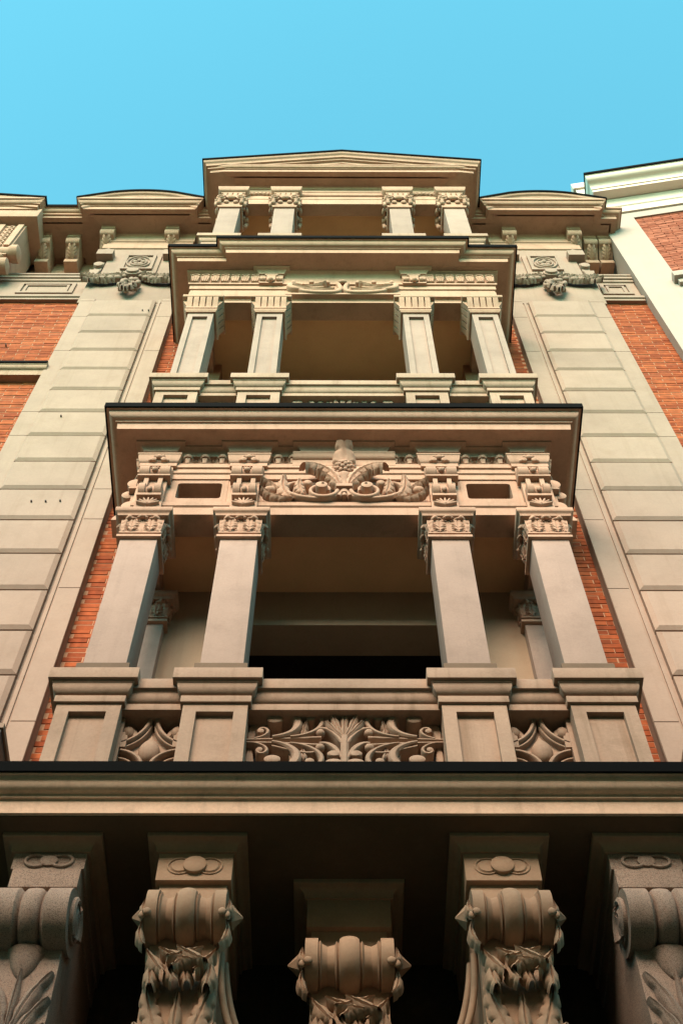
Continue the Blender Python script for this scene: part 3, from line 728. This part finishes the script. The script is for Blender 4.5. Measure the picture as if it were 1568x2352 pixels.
# --- third loggia: entablature, pediment ---------------------------
entab([(-.2, 19.66), (-.02, 19.66), (-.02, 19.56), (-.03, 19.55), (-.03, 19.42), (-.04, 19.41), (-.04, 19.30), (-.05, 19.295), (-.05, 19.25), (-.035, 19.245), (-.035, 19.10), (-.045, 19.09), (-.045, 18.98), (-.04, 18.975), (-.04, 18.86), (-.2, 18.86)])
m = MB(); m.mould(U, [(-.1, 19.65), (.03, 19.65), (.03, 19.63)]+q((.025, 19.62), (-.02, 19.54), 1, 4)+[(-.1, 19.54)]); part('bed_moulding', m, M_STONE, BLD)
m = MB(); m.box(-.60, .60, .02, .06, 19.20, 19.42); m.box(-.54, .54, .012, .05, 19.22, 19.27); m.box(-.54, .54, .012, .05, 19.35, 19.40); part('frieze_panel', m, M_STONE, BLD)
for sg in (-1, 1):
    m = MB(); xs = sg*1.088
    for i in range(7): m.lathe([(-.03, .02), (-.015, .032), (.02, .035)], 10, 'y', (xs+(i-3)*.052, .03, 19.29-abs(i-3)*.012))
    part('frieze_leaf', m, M_STONE, BLD, smooth=50)
HC = [(-.25, -.075), (.262, -.075), (.262, -.105)]+q((.256, -.108), (.225, -.148), 0)+[(.222, -.15), (.222, -.165), (.208, -.167), (.203, -.245), (.138, -.245), (.138, -.18), (.112, -.18), (.112, -.235), (-.25, -.235)]
PT = [(-X0, 2.2), (-X0, 0), (0, 0), (X0, 0), (X0, 2.2)]
LIFT = [0, 0, .56, 0, 0]
m = MB(); m.mould([(-X0, 2.2), (-X0, 0), (X0, 0), (X0, 2.2)], shift(HC, Z4)); c4 = part('cornice', m, M_STONE, BLD, label='topmost cornice under the shallow pediment')
RK = [(-.25, -.006), (.31, -.006), (.31, -.035)]+cyma((.305, -.04), (.262, -.155))+[(.262, -.175), (.235, -.18), (.235, -.225), (.20, -.23), (.20, -.30), (.10, -.31), (-.25, -.31)]
m = MB(); m.mould(PT, shift(RK, Z4), LIFT); pd = part('pediment', m, M_STONE, BLD)
m = MB(); m.mould(PT, shift([(-.2, .005), (.322, .005), (.322, -.045), (.314, -.045), (.314, -.004), (-.2, -.004)], Z4), LIFT); part('flashing', m, M_METAL, pd)
m = MB(); m.prism([(-1.6, 19.75), (1.6, 19.75), (1.6, 19.8), (0, 20.38), (-1.6, 19.8)], -.12, 1.8); part('tympanum', m, M_STONE, pd)

# --- loggia interiors ---------------------------------------------
for z, yb, ztop in ((10.305, .78, Z2-.02), (15.03, 1.05, Z3-.02), (19.05, 1.05, Z4-.05)):
    m = MB(); m.box(-1.42, 1.42, .18, yb+.02, z, z+.05); part('loggia_ceiling', m, M_PLAST, BLD)
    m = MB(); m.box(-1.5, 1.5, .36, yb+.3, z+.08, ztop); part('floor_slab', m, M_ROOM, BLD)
def loggia_wall(y, z0, z1, door=None):
    m = MB()
    if door:
        hw, zh = door
        m.box(-1.45, -hw, y, y+.27, z0, z1); m.box(hw, 1.45, y, y+.27, z0, z1); m.box(-hw, hw, y, y+.27, zh, z1)
    else: m.box(-1.45, 1.45, y, y+.27, z0, z1)
    return part('loggia_wall', m, M_BACK, BLD)
loggia_wall(.782, Z1, 10.304, (.85, 9.84))
loggia_wall(1.05, Z2, 15.03, None); loggia_wall(1.05, Z3, 19.05, None)
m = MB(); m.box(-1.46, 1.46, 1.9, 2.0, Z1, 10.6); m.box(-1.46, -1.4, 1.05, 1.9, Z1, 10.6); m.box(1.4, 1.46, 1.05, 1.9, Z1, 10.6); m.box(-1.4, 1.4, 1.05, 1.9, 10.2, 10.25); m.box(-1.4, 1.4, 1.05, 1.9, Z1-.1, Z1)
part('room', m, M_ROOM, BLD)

# ================================================================== roof cornice, modillions, friezes
m = MB(); m.box(-7, 3.60, .40, 2.2, 19.66, 19.84); part('roof', m, M_STONE, BLD)
def arcpath(xa, xb, y, rise, n=16):
    h = (xb-xa)/2; c = (xa+xb)/2
    return [(xa+(xb-xa)*i/n, y) for i in range(n+1)], [0 if i in (0, n) else rise*(1-((xa+(xb-xa)*i/n-c)/(h+.37))**2) for i in range(n+1)]
E_ = .38                                                # overhang of the lip from the path
RC2 = [(s+.06, z) for s, z in CORNG]
RC2[0] = (-.3, RC2[0][1]); RC2[-1] = (-.3, RC2[-1][1])
FL2 = [(s+.06, z) for s, z in FLASH]
def roofcornice(path, lab=None):
    m = MB(); m.mould(path, shift(RC2, Z4)); c = part('cornice', m, M_STONE, BLD, label=lab); return c
yg, yr = .70, .58
for sg in (-1, 1):
    if sg < 0: path = [(-7, yr), (-4.07-E_+.0, yr), (-4.07-E_, yg), (-3.27, yg), (-3.27, yr), (-2.27, yr), (-2.27, yg), (-1.6, yg)]
    else: path = [(1.6, yg), (2.27, yg), (2.27, yr), (3.26, yr), (3.26, yg), (3.50, yg), (3.50, 1.5)]
    roofcornice(path)
    # segmental hood over the pilaster
    xa, xb = sorted((sg*2.27, sg*3.265)); p, lf = arcpath(xa, xb, yr, .38)
    p = [(xa, 1.2)]+p+[(xb, 1.2)]; lf = [0]+lf+[0]
    prof = [(-.35, -.012), (.37, -.012), (.37, -.045)]+cyma((.365, -.05), (.318, -.15))+[(.318, -.165), (.295, -.17), (.295, -.24), (-.35, -.24)]
    m = MB(); m.mould(p, shift(prof, Z4), lf); h = part('segmental_hood', m, M_STONE, BLD)
    m = MB(); m.mould(p, shift([(-.3, .004), (.385, .004), (.385, -.05), (.377, -.05), (.377, -.006), (-.3, -.006)], Z4), lf); part('flashing', m, M_METAL, h)
    m = MB(); m.prism([(a, 19.7) for a in (xa, xb)]+[(x, Z4+l-.03) for (x, y), l in reversed(list(zip(p[1:-1], lf[1:-1])))], yr-.26, 1.1); part('hood_panel', m, M_STONE, h)
# flat roof edge flashing in the gaps
for a, b in ((-4.5, -3.2), (-2.3, -1.6), (1.6, 2.3), (3.2, 3.50)):
    m = MB(); m.mould([(a, yg), (b, yg)], shift(FL2, Z4)); part('flashing', m, M_METAL, BLD)
# gable on the far left bay
p = [(-4.07-E_-2.8, yr), (-4.07-E_-1.4, yr), (-4.07-E_, yr), (-4.07-E_, 1.2)]; lf = [0, .40, 0, 0]
m = MB(); m.mould(p, shift(prof, Z4), lf); h = part('gable_hood', m, M_STONE, BLD)
m = MB(); m.mould(p, shift([(-.3, .004), (.385, .004), (.385, -.05), (.377, -.05), (.377, -.006), (-.3, -.006)], Z4), lf); part('flashing', m, M_METAL, h)
m = MB(); m.prism([(-7.2, 19.7), (-4.46, 19.7), (-4.46, 19.82), (-5.85, 20.22), (-7.2, 19.82)], yr-.26, 1.1); part('tympanum', m, M_STONE, h)

# modillions
def modillion(yf, yb=1.05, w=.092):
    """console lying under the eaves: front at yf, runs back to the wall at yb, top at 19.66"""
    k = MB(); zt = 19.66
    pr = [(yf, zt), (yf, zt-.055), (yf+.018, zt-.06), (yf+.018, zt-.115), (yf+.040, zt-.12), (yf+.030, zt-.14), (yf+.026, zt-.20)]
    pr += q((yf+.026, zt-.20), (yf+.085, zt-.275), 0, 5)
    pr += [(yf+.10+(yb-yf-.24)*t/8, zt-.275-.13*sin(pi/2*t/8)**1.5+.012*sin(pi*t/8)) for t in range(1, 9)]
    pr += [(yb-.13, zt-.50), (yb, zt-.50), (yb, zt)]
    k.xprism(pr, -w, w)
    body = k.mesh('modillion', M_STONE, 30, bevel=.003)
    # acanthus leaf on the sloping underside, its tip curling at the front
    k = MB(); L = yb-yf-.20; pts = [(0, 0), (0, L*.35), (0, L*.7), (0, L)]
    k.leafpath(pts, w*.70, 6, .028, 0, .020, 10, 36, .4)
    M_ = k.v; k.v = []
    for v in M_:
        t = v.z/L; y = yb-.13-v.z; z = zt-.275-.13*cos(pi/2*min(1, max(0, t)))**1.0
        k.v.append(Vector((v.x, y, z-.012+v.y)))
    lf = k.mesh('acanthus_leaf', M_STONE, 60)
    k = MB(); k.box(-w*.98, w*.98, yb-.20, yb, zt-.54, zt-.42); bs = k.mesh('modillion_foot', M_STONE, bevel=.004)
    return body, lf, bs
MODB = modillion(.655, 1.10); MODP = modillion(.535, .98, .096)
for x, lst_ in ((-4.08, MODB), (-3.68, MODB), (3.41, MODB), (3.615, MODB), (-3.20, MODP), (-2.32, MODP), (2.29, MODP), (3.18, MODP), (-1.88, MODB), (1.88, MODB)):
    b = link('modillion', lst_[0], BLD, (x, 0, 0))
    for nme, me in zip(('acanthus_leaf', 'modillion_foot'), lst_[1:]): link(nme, me, b)
k = MB(); k.box(-.105, .105, .56, .70, 18.36, 18.55); k.add([(-.085, .575, 18.55), (.085, .575, 18.55), (.085, .70, 18.55), (-.085, .70, 18.55), (0, .60, 18.73)], [(0, 1, 2, 3), (0, 1, 4), (1, 2, 4), (2, 3, 4), (3, 0, 4)])
PYR = k.mesh('pyramid_block', M_PIL)
for x in (-3.07, -2.21, 2.19, 3.04): link('pyramid_block', PYR, BLD, (x, 0, 0))
# attic wall and friezes
for x0, x1, z0 in ((-7, -XP1+.02, 17.9), (XP1-.02, 3.68, 17.9), (-2.0, -1.3, 16.5), (1.3, 2.0, 16.5)):
    m = MB(); m.box(x0, x1, 1.10, 1.4, z0, 19.66); part('attic_wall', m, M_STONE, BLD)
FR = [(-.4, 18.035), (.03, 18.035), (.03, 17.99), (.015, 17.985), (.015, 17.93), (.03, 17.925), (.03, 17.87), (.01, 17.865), (.01, 17.80), (-.01, 17.79), (-.01, 17.24), (.02, 17.23), (.02, 17.17), (.04, 17.165), (.04, 17.10), (.02, 17.09), (.02, 17.04), (-.4, 17.04)]
for a, b, fx in ((-7, -XP1+.01, (-4.02, -3.32)), (XP1-.01, 3.68, (3.22, 3.60))):
    m = MB(); m.mould([(a, .75), (b, .75)], FR); f = part('frieze', m, M_PIL, BLD)
    m = MB(); x0, x1 = fx
    for d, t, y in ((0, .05, .735), (.075, .03, .742)):
        m.box(x0+d, x1-d, y, .775, 17.70-d*.8-t, 17.70-d*.8); m.box(x0+d, x1-d, y, .775, 17.31+d*.8, 17.31+d*.8+t)
        m.box(x0+d, x0+d+t, y, .775, 17.31+d*.8+t, 17.70-d*.8-t); m.box(x1-d-t, x1-d, y, .775, 17.31+d*.8+t, 17.70-d*.8-t)
    part('panel_moulding', m, M_PIL, f)
    m = MB(); m.mould([(a, 1.10), (b, 1.10)], [(-.05, 18.62), (.06, 18.62), (.06, 18.56), (.03, 18.55), (.03, 18.45), (-.05, 18.45)]); part('inner_moulding', m, M_STONE, f)
# pilaster heads: architrave, rosette panel, festoon
def festoon():
    k = MB(); rnd = random.Random(3)
    for sx in (-1, 1):
        pts = bez([(.06, .03), (.18, -.09), (.34, -.15), (.50, -.02)], 10)
        for i, (x, z) in enumerate(pts):
            r = .06+.05*sin(pi*i/10)
            for a in (-.9, .0, .9):
                d = (cos(a)*.14, sin(a)*.11+.03); z0 = z-.02*a
                k.leafpath([(sx*x, z0), (sx*(x+d[0]*.3), z0+d[1]*.4), (sx*(x+d[0]*.7), z0+d[1]*.8), (sx*(x+d[0]), z0+d[1])], r*.52, 2, .05, -.01-.02*rnd.random(), .02, 6, 12, .3)
            if i % 2: k.ball((sx*x, -.055, z), r*.45, 8, (1.1, .7, .9))
        for a, L in ((.2, .16), (.8, .17), (-.6, .15)):
            k.leafpath([(sx*.47, -.02), (sx*(.47+sin(a)*L*.3), -.02-cos(a)*L*.3), (sx*(.47+sin(a)*L*.7), -.02-cos(a)*L*.7), (sx*(.47+sin(a)*L), -.02-cos(a)*L)], .05, 3, .05, -.02, .03, 6, 14, .3)
    k.lathe([(-.13, .05), (-.125, .075), (-.10, .08), (-.095, .10), (0, .105)], 20, 'y', (0, 0, .06))
    return k.mesh('festoon', M_PIL, 60)
def drop():
    k = MB(); rnd = random.Random(5)
    for i in range(26):
        z = -.10-.30*i/26; w = .12*sin(pi*(.2+.72*i/26)); k.ball((rnd.uniform(-w, w), -.03-rnd.uniform(0, .05), z), .032+.012*rnd.random(), 8, (1, .8, 1))
    for a, z in ((-.7, -.22), (.7, -.22), (-.4, -.32), (.4, -.32), (0, -.36)):
        k.leafpath([(sin(a)*.02, z), (sin(a)*.09, z-.05), (sin(a)*.13, z-.09), (sin(a)*.12, z-.15)], .045, 2, .05, -.06, .02, 6, 14, .3)
    k.ball((0, -.05, -.48), .04, 8, (1, .8, 1.2))
    for sx in (-1, 1): k.ribbon([(sx*(.10+.02*sin(i*.8)), -.08-.035*i) for i in range(9)], .03, -.05, 0, .01)
    return k.mesh('fruit_drop', M_PIL, 60)
FES, DRO = festoon(), drop()
for sg in (-1, 1):
    cx = sg*2.60
    m = MB(); m.box(cx-.565, cx+.565, .69, 1.2, 16.8, 19.1)
    m.box(cx-.44, cx+.44, .655, .70, 17.78, 18.55); m.box(cx-.26, cx+.26, .63, .66, 17.70, 18.52); m.box(cx-.56, cx-.46, .66, .70, 17.9, 18.3); m.box(cx+.46, cx+.56, .66, .70, 17.9, 18.3)
    hd = part('pilaster_head', m, M_PIL, BLD, bevel=.004)
    m = MB(); m.mould([(cx-.575, 1.0), (cx-.575, .70), (cx+.575, .70), (cx+.575, 1.0)], [(-.1, 19.66), (.045, 19.66)]+q((.045, 19.60), (.01, 19.50), 1, 3)+[(.02, 19.48), (.02, 19.33), (.005, 19.32), (.005, 19.16), (.03, 19.15), (.03, 18.98), (.0, 18.96), (.0, 18.80), (-.1, 18.80)]); part('head_architrave', m, M_STONE, hd)
    m = MB()
    for x0, x1, z0, z1 in ((-.20, .20, 18.42, 18.46), (-.20, .20, 17.86, 17.90), (-.20, -.16, 17.90, 18.42), (.16, .20, 17.90, 18.42)): m.box(cx+x0, cx+x1, .60, .64, z0, z1)
    m.box(cx-.16, cx+.16, .622, .64, 17.9, 18.42)
    for r in (.15, .10): m.ribbon([(cx+r*cos(2*pi*i/24), 18.16+r*1.5*sin(2*pi*i/24)) for i in range(25)], .022, .598, .63, .006)
    for i in range(5): a = 2*pi*i/5+pi/2; m.ball((cx+.055*cos(a), .615, 18.16+.085*sin(a)), .036, 8, (1, .6, 1.3))
    part('rosette', m, M_PIL, hd, smooth=50)
    for x in (-.51, .51):
        m = MB(); m.lathe([(.615, .05), (.62, .062), (.66, .065)], 16, 'y', (cx+x, 0, 18.12), (1, 1.3)); 
        t_ = MB(); t_.prism([(cx+x-.07, 17.84), (cx+x+.07, 17.84), (cx+x+.045, 17.62), (cx+x-.045, 17.62)], .61, .69, .006); part('tassel', t_, M_PIL, hd)
        part('disc', m, M_PIL, hd, smooth=40)
    link('festoon', FES, hd, (cx-sg*.0, .66, 17.56)); link('fruit_drop', DRO, hd, (cx, .655, 17.47))

# carved bracket of the far left bay
m = MB(); m.box(-5.2, -4.10, .33, 1.0, 19.30, 19.66); m.mould([(-5.2, .40), (-4.17, .40), (-4.17, 1.0)], [(-.1, 19.655), (.05, 19.655), (.05, 19.56), (.02, 19.55), (.02, 19.46), (-.1, 19.46)])
m.box(-5.2, -4.25, .46, 1.0, 18.0, 19.36)
cb = part('carved_bracket', m, M_STONE, BLD, bevel=.004)
m = MB()
for x in (-4.30, -4.55, -4.80): m.box(x-.045, x+.03, .425, .47, 18.30, 19.24)
for c in (-4.42, -4.67):
    for i in range(7):
        z = 18.36+i*.13
        m.ribbon([(c+.035*cos(2*pi*j/10), z+.045*sin(2*pi*j/10)) for j in range(11)], .022, .43, .47, .005)
        for sx in (-1, 1): m.ball((c+sx*.062, .46, z+.065), .024, 6)
part('guilloche', m, M_STONE, cb, smooth=50)
m = MB()
m.lathe([(-4.8, .09), (-4.50, .09), (-4.48, .05), (-4.44, .09), (-4.25, .09), (-4.20, .12), (-4.12, .12), (-4.10, .08)], 18, 'x', (0, .50, 18.12))
m.lathe([(-4.8, .08), (-4.40, .08), (-4.34, .05), (-4.28, .11), (-4.20, .11), (-4.18, .05)], 18, 'x', (0, .56, 17.80))
for i in range(8): m.ball((-4.32-.05*(i % 3), .5+.02*(i % 2), 18.02-.05*i), .05, 8)
m.box(-4.9, -4.32, .58, .8, 17.25, 17.42)
part('scroll_roll', m, M_STONE, cb, smooth=50)

# ================================================================== corbels under the lowest balcony
def corbel_top(h=.18):
    k = MB(); k.mould([(-h, .0), (h, .0), (h, .8), (-h, .8)], [(-.1, 6.612), (.062, 6.612), (.062, 6.585)]+q((.058, 6.58), (.012, 6.535), 1, 4)+[(.012, 6.525), (-.1, 6.525)], closed=True); return k
def carved_corbel():
    h = .18
    k = MB(); k.box(-h, h, 0, .8, 6.345, 6.53); k.box(-h+.02, h-.02, .03, .8, 5.3, 6.36)
    blk_ = k
    # ring groove and discs
    main = k.mesh('corbel', M_CORB, bevel=.004)
    ab = corbel_top().mesh('abacus', M_CORB)
    k = MB()
    k.ribbon([(.058*cos(2*pi*i/24), .052*sin(2*pi*i/24)) for i in range(25)], .010, -.006, .01, .003)
    k.lathe([(-.007, .040), (-.003, .044), (.01, .060)], 20, 'y', (0, 0, 0), (1, .92)); ring_ = k.mesh('disc_ring', M_CORB, 40)
    k = MB(); k.lathe([(-.022, .050), (-.018, .056), (.01, .056)], 24, 'y', (0, 0, 6.437), (1, .95))
    disc = k.mesh('disc', M_CORB, 40)
    k = MB(); r = .128
    prof = [(-h, r*.9), (-h, r), (-.128, r), (-.126, r*.86), (-.118, r*.92), (-.112, r*.80), (-.09, r*.70), (-.06, r*.76), (-.052, r*.90), (-.046, r*.82), (-.042, r*.86)]
    prof += [(.042*t, r*(.92+.16*sqrt(max(0, 1-t*t)))) for t in (-.95, -.7, -.4, 0, .4, .7, .95)]
    prof += [(-x, rr) for x, rr in reversed(prof[:11])]
    k.lathe(prof, 32, 'x', (0, -.01, 6.085))
    sc = k.mesh('scroll', M_CORB, 35)
    k = MB()                                            # faceted stud and curling leaf at one end; mirrored for the other
    k.lathe([(.165, .045), (.188, .048), (.19, .058), (.205, .060), (.21, .052), (.252, .005)], 6, 'x', (0, -.01, 6.09))
    stud = k.mesh('stud', M_CORB, 30)
    k = MB()
    k.leafpath([(.190, 6.13), (.198, 6.09), (.195, 6.05), (.182, 6.01)], .022, 2, .035, -.06, .05, 8, 22, .5)
    k.ball((.168, -.130, 6.010), .020, 10, (1, .8, 1.1)); k.ball((.190, -.120, 6.000), .016, 8, (1, .8, 1.3))
    k.leafpath([(.188, 6.00), (.200, 5.95), (.195, 5.89), (.165, 5.84)], .022, 2, .04, -.05, .03, 8, 22, .5)
    st = k.mesh('curled_leaf', M_CORB, 55)
    k = MB(); rnd = random.Random(4)                    # collar of overlapping acanthus leaves under the scroll
    for x, a, L, w, y0 in ((-.155, .55, .15, .040, -.030), (.155, -.60, .15, .040, -.030), (-.10, 1.05, .17, .046, -.045), (.10, -1.15, .155, .046, -.050), (-.02, .95, .15, .040, -.060), (.045, -.55, .13, .040, -.040),
                           (-.13, .10, .15, .036, -.015), (.135, -.05, .15, .036, -.015), (-.06, .35, .13, .036, -.020), (.02, .15, .12, .034, -.015)):
        z = 5.845+.25*x*x-(.05 if y0 > -.025 else 0)
        c, d = sin(a)*L, -cos(a)*L
        k.leafpath([(x, z), (x+c*.3, z+d*.25-.01), (x+c*.7, z+d*.65-.012), (x+c, z+d)], w, 2, .045, y0, rnd.uniform(.010, .030), 10, 26, .5)
    sw = k.mesh('leaf_swag', M_CORB, 60)
    k = MB()
    k.leafpath([(0, 5.22), (0, 5.36), (0, 5.50), (0, 5.66)], .036, 4, .040, .03, .0, 8, 26, .4)
    for sx in (-1, 1):
        P = lambda l: [(sx*a, b) for a, b in l]
        k.leafpath(P([(.02, 5.28), (.05, 5.40), (.10, 5.52), (.14, 5.70)]), .055, 7, .030, .03, .01, 10, 40)
        k.leafpath(P([(.03, 5.25), (.08, 5.33), (.13, 5.40), (.165, 5.50)]), .045, 5, .030, .03, .01, 10, 30)
        k.leafpath(P([(.10, 5.60), (.12, 5.66), (.10, 5.72), (.13, 5.78)]), .04, 3, .025, .03, .01, 8, 20)
    lf = k.mesh('acanthus_leaf', M_CORB, 55)
    return main, [('abacus', ab), ('disc', disc), ('disc_ring', ring_), ('scroll', sc), ('stud', stud), ('curled_leaf', st), ('leaf_swag', sw), ('acanthus_leaf', lf)]
CB = carved_corbel()
for x in (-.728, .742):
    c = link('corbel', CB[0], BLD, (x, -.03, 0))
    for nme, me in CB[1]:
        if nme == 'disc_ring':
            for dx in (-.072, .072): link(nme, me, c, (dx, 0, 6.437))
            continue
        link(nme, me, c)
        if nme in ('stud', 'curled_leaf'): link(nme, me, c, sc=(-1, 1, 1))
def side_scroll(sg):                                    # leafy S-curve that runs down towards the door arch
    k = MB(); s = -sg
    pts = bez([(0, .10, 5.95), (.02*s, .12, 5.75), (.06*s, .2, 5.55), (.26*s, .25, 5.40)], 14)
    k.tube(pts, [.014+.006*i/14 for i in range(15)], 8)
    pts2 = bez([(-.015*s, .04, 5.95), (-.01*s, .06, 5.7), (.03*s, .1, 5.5), (.24*s, .15, 5.32)], 14); k.tube(pts2, .016, 8)
    part('side_scroll', k, M_CORB, BLD, (sg*.735-sg*.185, 0, 0), smooth=60)
side_scroll(-1); side_scroll(1)
# middle corbel is set further back and lower
c = link('corbel', CB[0], BLD, (.010, .27, 0), 0, (1.14, 1, 1))
for nme, me in CB[1]:
    if nme not in ('disc', 'disc_ring'): link(nme, me, c)
    if nme in ('stud', 'curled_leaf'): link(nme, me, c, sc=(-1, 1, 1))
# granite outer pair
def granite_corbel():
    h = .175
    k = MB(); k.box(-h, h, 0, .8, 6.42, 6.53); k.box(-h+.012, h-.012, .0, .8, 6.30, 6.425); k.xprism([(.8, 6.3), (.03, 6.3), (.045, 5.9), (.055, 5.7), (.05, 5.3), (.8, 5.3)], -h+.02, h-.02)
    main = k.mesh('corbel', M_GRAN, bevel=.004); ab = corbel_top(.18).mesh('abacus', M_CORB)
    k = MB()
    k.ribbon([(.052*cos(2*pi*i/20), .038*sin(2*pi*i/20)) for i in range(21)], .016, -.012, .012, .004); gring = k.mesh('disc_ring', M_GRAN, 40); k = MB()
    k.lathe([(-.014, .03), (-.01, .042), (.01, .044)], 20, 'y', (0, 0, 6.47), (1, .85))
    disc = k.mesh('disc', M_GRAN, 40)
    k = MB(); r = .155
    prof = [(-h, r*.85), (-h, r), (-.07, r), (-.055, r*.88), (-.048, r*.80), (-.044, r*.90), (-.03, r*.98), (0, r*1.0), (.03, r*.98), (.044, r*.90), (.048, r*.80), (.055, r*.88), (.07, r), (h, r), (h, r*.85)]
    k.lathe(prof, 32, 'x', (0, .03, 6.10))
    for sx in (-1, 1):
        k.lathe([(sx*h, .10), (sx*(h+.012), .10), (sx*(h+.02), .04)], 20, 'x', (0, .03, 6.10))
        pts = [(sx*(h+.012), .03+(.12-.09*i/24)*cos(i*.45), 6.10+(.12-.09*i/24)*sin(i*.45)) for i in range(25)]
        k.tube(pts, .016, 6)
    sc = k.mesh('scroll', M_GRAN, 40)
    k = MB()
    k.lathe([(5.78, .010), (5.81, .035), (5.85, .058), (5.90, .075), (5.94, .090)], 20, 'z', (0, .055, 0), (1, .7))
    k.leafpath([(0, 5.28), (0, 5.45), (0, 5.62), (0, 5.82)], .020, 1, .030, .045, 0, 8, 20, .4)
    for sx in (-1, 1):
        for e, t, w in ((5.80, .135, .028), (5.66, .145, .026), (5.52, .15, .026)):
            k.leafpath([(sx*.012, e-.36), (sx*.03, e-.22), (sx*.07, e-.09), (sx*t, e)], w*1.25, 2, .030, .045, .0, 8, 24)
    return main, [('abacus', ab), ('disc', disc), ('disc_ring', gring), ('scroll', sc), ('palm_leaf', k.mesh('palm_leaf', M_GRAN, 55))]
GC = granite_corbel()
for x in (-1.432, 1.437):
    c = link('corbel', GC[0], BLD, (x, -.03, 0), label='speckled granite outer corbel')
    for nme, me in GC[1]:
        for dx in ((-.062, .062) if nme == 'disc_ring' else (0,)): link(nme, me, c, (dx, 0, 6.47 if nme == 'disc_ring' else 0))
# dark end piers of the neighbouring balconies
for sg in (-1, 1):
    m = MB(); xs = sorted((sg*1.915, sg*2.6)); m.box(xs[0], xs[1], .02, .34, Z1, 7.58)
    p = part('end_pier', m, M_IRON, BLD, bevel=.004, label='dark grey pier at the end of the lowest balcony')
    m = MB(); m.box(xs[0]-.01, xs[1]+.01, .01, .35, 7.58, 7.62); part('pier_cap', m, M_PED, p)

# ================================================================== neighbouring white building
AL = radians(8.8)
NB = thing('white_building', 'white rendered house with red brick panel and deep white eaves at right', 'building', (3.68, .645, 0), -AL)
m = MB(); m.box(0, .46, 0, 1.6, .1, 21.05); m.box(.46, 6, .09, 1.6, .1, 21.05); m.box(.46, 6, 0, .1, .1, 17.40); m.box(.46, 6, 0, .1, 20.2, 21.05)
nw = part('wall', m, M_WHITE, NB)
m = MB(); m.box(.461, 3.2, .045, .09, 17.40, 20.2); bp = part('brick_panel', m, M_MORT, NB)
lst = [(a, b, z) for a, b, z in brick_rows(.463, 2.0, 17.43, 20.18, L=.25)]
brick_objs(lst[:298], bp, .025, M_BRICK2)
if lst[298:]: brick_stuff(lst[298:], bp, .025, M_BRICK2)
m = MB(); m.box(.38, 3.2, -.11, .05, 17.24, 17.40); m.box(.42, 3.2, -.06, .05, 17.12, 17.24); part('window_sill', m, M_WHITE, NB, bevel=.004)
NP = [(0.12, 3), (0.12, 0), (6, 0)]
ncp = [(-.1, 21.40), (.40, 21.40), (.40, 21.34)]+cyma((.39, 21.33), (.25, 21.10))+[(.25, 21.06), (.235, 21.06), (.235, 20.96), (-.1, 20.96)]
def skew(prof):                                        # less overhang on the side than on the front
    mm = MB()
    k = len(prof); vs = []
    for (px, py, ox, oy) in ((0.10, 3, -.30, 0), (0.10, 0, -.30, -1), (6, 0, 0, -1)):
        for s, z in prof: vs.append((px+ox*s, py+oy*s, z))
    fs = []
    for i in range(2):
        for j in range(k): fs.append((i*k+j, i*k+(j+1) % k, (i+1)*k+(j+1) % k, (i+1)*k+j))
    fs += [tuple(range(k)), tuple(range(2*k, 3*k))]; mm.add(vs, fs); return mm
c = part('cornice', skew(ncp), M_WTRIM, NB)
part('gutter', skew([(-.1, 21.415), (.42, 21.415), (.42, 21.34), (.402, 21.34), (.402, 21.402), (-.1, 21.402)]), M_METAL, c)
part('bed_moulding', skew([(-.1, 20.95), (.09, 20.95)]+q((.09, 20.92), (.05, 20.74), 1, 4)+[(.05, 20.72), (.03, 20.70), (.03, 20.46), (-.1, 20.46)]), M_WTRIM, NB)
k = MB()
for i in range(26): k.lathe([(-.25, .05), (.55, .045)], 8, 'y', (.2+i*.17, 0, 21.42)) 
part('roof_tiles', k, M_BRICK2, NB, kind='stuff')
m = MB(); m.box(.40, 1.3, .94, 1.7, 21.0, 25.45); m.box(.36, 1.34, .90, 1.74, 25.45, 25.75); part('chimney', m, M_WTRIM, NB)
